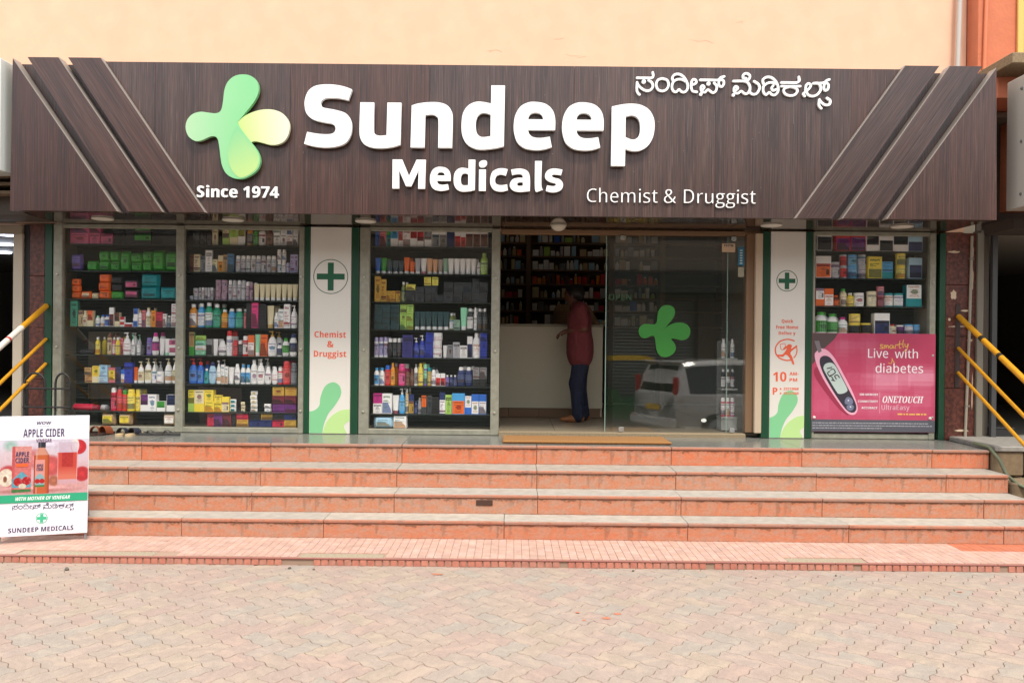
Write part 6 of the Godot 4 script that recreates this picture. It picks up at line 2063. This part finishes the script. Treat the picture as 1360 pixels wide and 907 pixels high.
func build_people() -> void:
	# the customer: side on, looking down at the counter
	var man := person("person in dark red shirt and navy trousers standing at the counter", Vector3(0.79, FLOOR, -1.13), PI - 0.12, {
		"height": 1.62, "head": Vector3(0.075, 1.462, 0.0), "skin": rgb(92, 58, 42), "belly": 0.144, "stride": true, "sleeve": 0.85, "look": -0.25, "shirt": rgb(104, 42, 46), "trousers": rgb(30, 36, 56), "shoes": rgb(136, 84, 40),
		"arms": [[Vector3(-0.05, 1.08, 0.20), Vector3(0.150, 1.055, 0.14), Vector3(0.90, -0.3, -0.3).normalized(), Vector3(-0.2, -0.98, 0).normalized(), Vector3(0, 0, -1), 0.75], [Vector3(-0.05, 1.08, -0.20), Vector3(0.15, 1.04, -0.13), Vector3(0.90, -0.3, 0.3).normalized(), Vector3(-0.2, -0.98, 0).normalized(), Vector3(0, 0, 1), 0.75]],
	})
	var strap := G.new()
	var path := PackedVector3Array()
	for k in 7:
		var t := k / 6.0
		path.append(Vector3(0.13 - 0.17 * t, 1.45 - 0.05 * t - 0.02 * sin(PI * t), 0.060 + 0.042 * sin(PI * (0.15 + 0.7 * t))))
	strap.tube(path, 0.0035, 6)
	put("mask_strap", strap, mat(rgb(200, 196, 188), 0.7), man)
	# the shopkeeper behind the counter, hand on hip
	var check := Image.create_empty(32, 32, false, Image.FORMAT_RGB8)
	check.fill(Color(1, 1, 1))
	for k in 32:
		for j in [0, 1, 16]:
			check.set_pixel(k, j, Color(0.72, 0.66, 0.6))
			check.set_pixel(j, k, Color(0.72, 0.66, 0.6))
	var plaid := StandardMaterial3D.new()
	plaid.albedo_color = rgb(168, 140, 112)
	plaid.albedo_texture = ImageTexture.create_from_image(check)
	plaid.uv1_triplanar = true
	plaid.uv1_scale = Vector3(22, 22, 22)
	plaid.roughness = 0.9
	person("person in beige checked shirt behind the counter, hand on hip", Vector3(0.80, FLOOR, -2.42), PI / 2.0 + PI, {
		"height": 1.66, "head": Vector3(0.04, 1.52, 0.0), "skin": rgb(98, 64, 46), "belly": 0.115, "stride": false, "sleeve": 1.0, "look": 0.1, "shirt": rgb(168, 140, 112), "shirt_material": plaid, "trousers": rgb(40, 40, 44), "shoes": rgb(40, 34, 30),
		"arms": [[Vector3(-0.04, 1.12, 0.23), Vector3(0.05, 0.93, 0.20), Vector3(0.1, -1.0, 0).normalized(), Vector3(0, 0, -1), Vector3(1, 0, 0), 0.3], [Vector3(-0.07, 1.15, -0.30), Vector3(0.03, 0.97, -0.20), Vector3(0.3, -0.7, 0.6).normalized(), Vector3(0.6, 0, 0.8).normalized(), Vector3(0.8, 0.4, 0.3).normalized(), 0.5]],
	})


# ---------------------------------------------------------------- neighbours
func build_neighbours() -> void:
	var dark := mat(rgb(122, 114, 102), 0.9)
	var b := thing("neighbour_shop", "dark neighbouring shop with lit ceiling lamps beyond the red pillar", "building")
	block("room_floor", Vector3(-7.2, 0.70, -4.1), Vector3(4.2, 0.08, 8.2), mat(rgb(90, 84, 76), 0.5), b, 0.0)
	block("room_ceiling", Vector3(-7.2, 2.86, -4.1), Vector3(4.2, 0.06, 8.2), mat(rgb(120, 116, 108), 0.8), b, 0.0)
	block("room_back", Vector3(-7.2, 1.78, -8.2), Vector3(4.2, 2.1, 0.06), dark, b, 0.0)
	block("room_side", Vector3(-9.3, 1.78, -4.1), Vector3(0.06, 2.1, 8.2), dark, b, 0.0)
	block("room_side", Vector3(-5.12, 1.78, -4.15), Vector3(0.04, 2.1, 8.0), dark, b, 0.0)
	block("door_post", Vector3(-5.04, 1.72, 0.02), Vector3(0.095, 1.98, 0.08), mat(rgb(178, 166, 148), 0.6), b, 0.004)
	block("door_head", Vector3(-6.6, 2.752, 0.02), Vector3(3.2, 0.085, 0.08), mat(rgb(150, 136, 116), 0.6), b, 0.004)
	block("dark_strip", Vector3(-4.963, 1.757, 0.0), Vector3(0.055, 2.1, 0.06), mat(rgb(22, 20, 20), 0.6), b, 0.0)
	block("lintel", Vector3(-6.9, 2.94, 0.30), Vector3(4.5, 0.22, 0.5), mat(rgb(70, 60, 52), 0.8), b, 0.0)
	for y in [3.02, 3.10, 3.17]:
		block("roof_batten", Vector3(-5.6, y, 0.45), Vector3(1.95, 0.03, 0.5), mat(rgb(110, 92, 74), 0.9), b, 0.003)
	block("floor_front", Vector3(-6.9, 0.68, 0.35), Vector3(3.8, 0.04, 0.7), mat(rgb(110, 106, 98), 0.6), b, 0.0)
	for r in 5:
		block("wall_shelf", Vector3(-7.2, 1.0 + r * 0.36, -8.0), Vector3(4.0, 0.02, 0.3), mat(rgb(70, 66, 60), 0.7), b, 0.0)
	var on := mat(Color.WHITE, 0.5, {"emission_enabled": true, "emission": Color(0.86, 0.9, 1.0), "emission_energy_multiplier": 1.1})
	var n := 0
	for z in [-0.95, -1.95, -2.95]:
		var l := thing("ceiling_lamp", "lit round ceiling lamp in the neighbouring shop, %s one from its entrance" % ORDER[n], "light", Vector3(-5.76 - n * 0.64, 2.83, z), "lit lamps in the neighbouring shop")
		var g := G.new()
		g.lathe([Vector2(0, -0.02), Vector2(0.095, -0.02), Vector2(0.105, 0.0)], 24)
		put("lamp_disc", g, on, l)
		var light := OmniLight3D.new()
		light.name = "lamp_glow"
		light.light_energy = 0.05
		light.light_color = Color(0.9, 0.93, 1.0)
		light.light_size = 0.1
		light.omni_range = 12.0
		light.omni_attenuation = 2.0
		light.shadow_enabled = true
		l.add_child(light)
		light.position = Vector3(0, -0.09, 0)
		n += 1
	# light boxes of the shops on either side
	var box := thing("light_box", "white edged light box of the neighbouring shop beside the wooden sign", "sign", Vector3(-4.665, 3.17, 0.65))
	block("casing", Vector3(-0.9, 0.51, 0.15), Vector3(1.8, 1.02, 0.34), mat(rgb(206, 210, 204), 0.5), box, 0.006)
	block("sign_face", Vector3(-0.9, 0.51, 0.325), Vector3(1.76, 0.98, 0.012), mat(rgb(96, 40, 120), 0.4), box, 0.002)
	var box2 := thing("light_box", "grey edged light box of the shop beyond the orange pillar", "sign", Vector3(4.62, 2.93, 0.75))
	block("casing", Vector3(0.9, 0.60, 0.15), Vector3(1.8, 1.20, 0.36), mat(rgb(164, 158, 148), 0.5), box2, 0.006)
	block("sign_face", Vector3(0.9, 0.60, 0.335), Vector3(1.76, 1.16, 0.012), mat(rgb(92, 44, 108), 0.4), box2, 0.002)
	for y in [0.12, 0.6, 1.08]:
		screw(box2, Vector3(-0.001, y, 0.2), mat(rgb(90, 88, 84), 0.4))
	# the far side: orange pillar, pipes, concrete ledge, dark shop
	var orange := grained(rgb(200, 116, 82), 0.85, tex["plaster"], Vector3(0.8, 0.8, 0.8), {}, tex["plaster_bump"], 0.2)
	var f := thing("orange_building", "orange painted building end with a concrete ledge beyond the sign", "building")
	block("pillar", Vector3(4.95, 5.42, -0.06), Vector3(0.62, 2.56, 0.5), orange, f, 0.004)
	block("far_wall", Vector3(7.3, 4.9, -0.3), Vector3(4.1, 3.6, 0.3), grained(rgb(218, 128, 88), 0.85, tex["plaster"], Vector3(0.8, 0.8, 0.8)), f, 0.0)
	block("yellow_strip", Vector3(5.05, 5.1, 0.21), Vector3(0.06, 3.0, 0.03), mat(rgb(222, 178, 96), 0.7), f, 0.003)
	block("ledge", Vector3(5.75, 4.36, 0.30), Vector3(2.2, 0.10, 0.9), grained(rgb(150, 128, 98), 0.9, tex["fine"], Vector3(1, 1, 1), {}, tex["fine"], 0.3), f, 0.006)
	block("ledge_beam", Vector3(5.0, 4.205, 0.10), Vector3(0.5, 0.21, 0.5), orange, f, 0.004)
	block("recess_back", Vector3(6.5, 3.5, -2.0), Vector3(3.4, 1.4, 0.1), mat(rgb(110, 100, 90), 0.9), f, 0.0)
	block("recess_ceiling", Vector3(6.5, 4.06, -1.05), Vector3(3.4, 0.05, 1.9), mat(rgb(120, 110, 98), 0.9), f, 0.0)
	block("recess_side", Vector3(4.86, 3.5, -1.1), Vector3(0.05, 1.4, 1.9), mat(rgb(110, 100, 90), 0.9), f, 0.0)
	block("shop_void", Vector3(6.4, 1.75, -8.0), Vector3(3.2, 2.2, 0.1), mat(rgb(116, 108, 98), 0.9), f, 0.0)
	block("void_ceiling", Vector3(6.4, 2.82, -4.0), Vector3(3.2, 0.06, 8.0), mat(rgb(116, 110, 100), 0.9), f, 0.0)
	block("void_side", Vector3(4.86, 1.75, -4.0), Vector3(0.05, 2.2, 8.0), mat(rgb(104, 96, 86), 0.9), f, 0.0)
	block("void_side", Vector3(8.0, 1.75, -4.0), Vector3(0.05, 2.2, 8.0), mat(rgb(104, 96, 86), 0.9), f, 0.0)
	block("void_floor", Vector3(6.4, 0.68, -3.75), Vector3(3.3, 0.06, 8.5), mat(rgb(104, 100, 92), 0.5), f, 0.0)
	block("lintel", Vector3(6.4, 2.84, 0.3), Vector3(3.2, 0.10, 0.5), mat(rgb(60, 50, 44), 0.8), f, 0.0)
	block("shutter_rail", Vector3(4.90, 1.75, 0.06), Vector3(0.05, 2.1, 0.05), mat(rgb(70, 70, 70), 0.4), f, 0.003)
	var chest := thing("metal_box", "small black metal box on the floor of the dark shop", "box", Vector3(5.03, 0.71, -0.05))
	block("case", Vector3(0, 0.055, 0), Vector3(0.22, 0.10, 0.16), mat(rgb(34, 34, 34), 0.5), chest, 0.006)
	block("lid", Vector3(0, 0.114, 0), Vector3(0.23, 0.016, 0.17), mat(rgb(46, 46, 46), 0.5), chest, 0.004)
	var pipes := [["drain_pipe", "pale grey drain pipe running down beside the peach wall", 4.52, 0.024, rgb(184, 176, 168), 0.06], ["cable_pipe", "thin orange painted pipe on the orange pillar", 4.705, 0.017, rgb(206, 116, 76), 0.21]]
	for q in pipes:
		var g := G.new()
		g.tube(PackedVector3Array([Vector3(q[2] - 0.02, 4.10, q[5]), Vector3(q[2], 5.0, q[5]), Vector3(q[2] + 0.03, 6.2, q[5])]), q[3], 12)
		var o := put(q[0], g, mat(q[4], 0.5), self)
		tag(o, q[1], "pipe")
	# a low-key building across the lane: closed grey shutters under a dark canopy, mirrored in the glass
	var row := thing("shuttered_shops", "row of shops with closed grey roller shutters across the lane", "building", Vector3(1.0, -0.3, 11.2))
	var steel := mat(rgb(140, 142, 138), 0.5, {"metallic": 0.2})
	block("wall", Vector3(0, 3.0, 0.3), Vector3(26, 6.0, 0.4), mat(rgb(116, 106, 92), 0.9), row, 0.0)
	block("canopy", Vector3(0, 3.35, -0.45), Vector3(26, 0.5, 1.1), mat(rgb(40, 42, 38), 0.8), row, 0.0)
	for k in 6:
		var g := G.new()
		for j in 38:
			g.box(Vector3(0, 0.04 + j * 0.078, 0), Vector3(3.3, 0.058, 0.035), 0.012)
		put("roller_shutter", g, steel, row, Vector3(-10.0 + k * 3.9, 0, 0.06))
		block("shop_pier", Vector3(-11.95 + k * 3.9, 1.55, -0.02), Vector3(0.5, 3.1, 0.3), mat(rgb(96, 84, 72), 0.9), row, 0.0)
	build_car()
	build_rickshaw()


# ---------------------------------------------------------------- vehicles in the lane, seen in the glass
func wheel(parent: Node3D, at: Vector3, r: float, wide: float) -> void:
	var w := Node3D.new()
	w.name = "wheel"
	parent.add_child(w, true)
	w.position = at
	var axis := Basis(Vector3.RIGHT, PI / 2.0)
	var t := G.new()
	t.lathe([Vector2(r * 0.62, -wide / 2), Vector2(r * 0.94, -wide / 2), Vector2(r, -wide * 0.35), Vector2(r, wide * 0.35), Vector2(r * 0.94, wide / 2), Vector2(r * 0.62, wide / 2)], 24, Vector3.ZERO, 1.0, axis)
	put("tyre", t, mat(rgb(28, 28, 28), 0.8), w)
	var m := G.new()
	m.lathe([Vector2(0, -wide * 0.3), Vector2(r * 0.2, -wide * 0.42), Vector2(r * 0.62, -wide * 0.4), Vector2(r * 0.62, wide * 0.4), Vector2(r * 0.2, wide * 0.42), Vector2(0, wide * 0.3)], 24, Vector3.ZERO, 1.0, axis)
	put("rim", m, mat(rgb(150, 150, 152), 0.3, {"metallic": 0.8}), w)


func build_car() -> void:
	# rear at x = 0, nose at x = 4.55
	var car := thing("silver_car", "silver people carrier parked across the lane, mirrored in the glass door", "car", Vector3(2.80, -0.30, 7.75))
	car.scale = Vector3.ONE * 0.93
	car.rotation.y = deg_to_rad(-24.0)
	var paint := mat(rgb(204, 202, 194), 0.25, {"metallic": 0.0, "clearcoat_enabled": true, "clearcoat": 0.8, "clearcoat_roughness": 0.05})
	var glass := mat(rgb(14, 16, 18), 0.03)
	# stations along the length: [x, sill, belt, roof, half width at belt, half width at roof]
	var st := [[0.0, 0.52, 1.02, 1.04, 0.74, 0.70], [0.06, 0.42, 1.03, 1.12, 0.82, 0.68], [0.16, 0.38, 1.03, 1.42, 0.86, 0.66], [0.30, 0.36, 1.03, 1.68, 0.87, 0.64], [0.55, 0.34, 1.02, 1.73, 0.88, 0.65], [1.3, 0.33, 1.01, 1.76, 0.885, 0.66], [2.0, 0.33, 1.00, 1.76, 0.885, 0.66], [2.7, 0.33, 0.99, 1.72, 0.88, 0.65], [3.2, 0.33, 0.98, 1.46, 0.875, 0.66], [3.62, 0.33, 0.97, 1.08, 0.86, 0.70], [4.1, 0.34, 0.90, 0.97, 0.83, 0.68], [4.45, 0.36, 0.74, 0.80, 0.76, 0.58], [4.55, 0.40, 0.62, 0.64, 0.66, 0.5]]
	var rings := []
	for s in st:
		var ring := []
		for side in [-1.0, 1.0]:
			var half := [Vector3(s[0], s[1], s[4] * 0.93), Vector3(s[0], lerpf(s[1], s[2], 0.5), s[4] * 1.01), Vector3(s[0], s[2], s[4]), Vector3(s[0], lerpf(s[2], s[3], 0.90), lerpf(s[4], s[5], 0.9)), Vector3(s[0], lerpf(s[2], s[3], 0.985), s[5] * 0.86), Vector3(s[0], s[3], 0.0)]
			for q in half:
				q.z *= side
				ring.append(q)
		rings.append(ring)
	var body := G.new()
	var panes := {"side_window": G.new(), "windscreen": G.new()}
	for k in st.size() - 1:
		for side in 2:
			for j in 5:
				var a: Vector3 = rings[k][side * 6 + j]
				var b: Vector3 = rings[k][side * 6 + j + 1]
				var c: Vector3 = rings[k + 1][side * 6 + j + 1]
				var d: Vector3 = rings[k + 1][side * 6 + j]
				var out := ((a + b + c + d) / 4.0 - Vector3(((a + c) / 2.0).x, 0.8, 0))
				if k <= 2:
					out += Vector3(-0.4, 0, 0)
				if k >= 8:
					out += Vector3(0.3, 0.2, 0)
				if j == 2 and k >= 3 and k <= 7:
					panes["side_window"].quad(a.lerp(b, 0.06), a.lerp(b, 0.94), d.lerp(c, 0.94), d.lerp(c, 0.06), out)
					body.quad(a, a.lerp(b, 0.06), d.lerp(c, 0.06), d, out)
					body.quad(a.lerp(b, 0.94), b, c, d.lerp(c, 0.94), out)
				elif j >= 3 and k in [7, 8]:
					panes["windscreen"].quad(a, b, c, d, out)
				else:
					body.quad(a, b, c, d, out)
	# rear face
	for side in 2:
		for j in 5:
			var a: Vector3 = rings[0][side * 6 + j]
			var b: Vector3 = rings[0][side * 6 + j + 1]
			body.quad(Vector3(0, 0.42, 0), Vector3(0, 0.42, a.z), a, b, Vector3.LEFT)
	body.box(Vector3(2.3, 0.36, 0), Vector3(4.2, 0.10, 1.66), 0.02)
	put("body", body, paint, car)
	put("side_window", panes["side_window"], glass, car)
	put("windscreen", panes["windscreen"], glass, car)
	var rear := G.new()
	rear.quad(Vector3(0.055, 1.08, -0.60), Vector3(0.055, 1.08, 0.60), Vector3(0.285, 1.62, 0.52), Vector3(0.285, 1.62, -0.52), Vector3(-1, 0.3, 0))
	put("rear_window", rear, glass, car, Vector3(-0.02, 0.01, 0))
	block("spoiler", Vector3(0.20, 1.715, 0), Vector3(0.30, 0.03, 1.16), paint, car, 0.012)
	block("rear_bumper", Vector3(-0.03, 0.46, 0), Vector3(0.16, 0.22, 1.62), paint, car, 0.05)
	block("number_plate", Vector3(-0.03, 0.76, 0), Vector3(0.02, 0.12, 0.5), mat(rgb(222, 176, 40), 0.5), car, 0.003)
	for side in [-1.0, 1.0]:
		block("tail_light", Vector3(0.06, 1.20, 0.70 * side), Vector3(0.10, 0.42, 0.13), mat(rgb(176, 22, 26), 0.15), car, 0.03)
		block("reflector", Vector3(-0.085, 0.50, 0.62 * side), Vector3(0.02, 0.09, 0.26), mat(rgb(150, 16, 20), 0.2), car, 0.005)
		block("door_plate", Vector3(1.15, 0.75, 0.895 * side), Vector3(0.30, 0.22, 0.012), mat(rgb(40, 42, 40), 0.5), car, 0.01)
		block("door_plate_face", Vector3(1.15, 0.75, 0.903 * side), Vector3(0.22, 0.15, 0.008), mat(rgb(196, 196, 190), 0.5), car, 0.002)
		for x in [0.92, 3.68]:
			wheel(car, Vector3(x, 0.33, 0.80 * side), 0.33, 0.21)


func build_rickshaw() -> void:
	var r := thing("auto_rickshaw", "yellow and green three-wheeled taxi parked in the lane, mirrored in glass", "rickshaw", Vector3(1.25, -0.30, 9.75))
	var yellow := mat(rgb(226, 184, 36), 0.5)
	var green := mat(rgb(46, 112, 62), 0.4)
	var side := [Vector2(0, 0.35), Vector2(1.2, 0.30), Vector2(1.9, 0.42), Vector2(2.3, 0.55), Vector2(2.25, 0.95), Vector2(1.95, 1.02), Vector2(1.9, 0.75), Vector2(1.1, 0.75), Vector2(1.0, 0.95), Vector2(0, 0.95)]
	var body := G.new()
	body.solid(PackedVector2Array(side), [], -0.60, 0.60, true)
	put("body", body, green, r)
	var roof := G.new()
	var top := [Vector2(-0.05, 0.95), Vector2(0.08, 0.95), Vector2(0.10, 1.45), Vector2(0.25, 1.56), Vector2(1.6, 1.58), Vector2(1.95, 1.45), Vector2(2.0, 1.52), Vector2(1.65, 1.66), Vector2(0.2, 1.64), Vector2(-0.02, 1.5)]
	roof.solid(PackedVector2Array(top), [], -0.62, 0.62, true)
	put("canopy", roof, yellow, r)
	for z in [-0.58, 0.58]:
		var post := G.new()
		post.tube(PackedVector3Array([Vector3(2.05, 1.0, z), Vector3(1.9, 1.5, z * 0.95)]), 0.025, 8)
		put("windscreen_post", post, green, r)
	block("seat", Vector3(0.5, 0.85, 0), Vector3(0.6, 0.18, 1.1), mat(rgb(60, 40, 30), 0.8), r, 0.04)
	block("headlight", Vector3(2.30, 0.78, 0), Vector3(0.08, 0.16, 0.16), mat(rgb(200, 200, 190), 0.2), r, 0.03)
	wheel(r, Vector3(0.35, 0.22, 0.52), 0.22, 0.12)
	wheel(r, Vector3(0.35, 0.22, -0.52), 0.22, 0.12)
	wheel(r, Vector3(2.15, 0.22, 0.0), 0.22, 0.12)


# ---------------------------------------------------------------- the scene
func _ready() -> void:
	rng.seed = 20
	var camera := Camera3D.new()
	camera.name = "camera"
	camera.fov = 44.88
	camera.near = 0.05
	camera.far = 300.0
	add_child(camera)
	camera.position = Vector3(0, 1.674, 8.467)
	camera.rotation = Vector3(-0.0014, 0.0, 0.0098)
	camera.current = true

	var env := Environment.new()
	env.background_mode = Environment.BG_SKY
	env.tonemap_mode = Environment.TONE_MAPPER_LINEAR
	env.tonemap_exposure = 2.4
	env.sdfgi_enabled = true
	env.ssao_enabled = true
	env.ssil_enabled = true
	var sky := Sky.new()
	var air := ProceduralSkyMaterial.new()
	air.sky_top_color = Color(0.93, 0.94, 0.96)
	air.sky_horizon_color = Color(0.90, 0.91, 0.92)
	air.ground_bottom_color = Color(0.42, 0.40, 0.37)
	air.ground_horizon_color = Color(0.6, 0.58, 0.55)
	air.sun_angle_max = 1.0
	sky.sky_material = air
	env.sky = sky
	var world := WorldEnvironment.new()
	world.name = "world"
	world.environment = env
	add_child(world)
	var sun := DirectionalLight3D.new()
	sun.name = "sun"
	sun.light_energy = 0.5
	sun.light_color = Color(1.0, 0.97, 0.92)
	sun.light_angular_distance = 15.0
	sun.shadow_enabled = true
	sun.rotation_degrees = Vector3(-58, 18, 0)
	add_child(sun)

	print_pictures()
	build_paving()
	build_steps()
	build_litter()
	build_building()
	build_sign()
	build_windows()
	build_inside()
	build_street_things()
	build_people()
	build_neighbours()
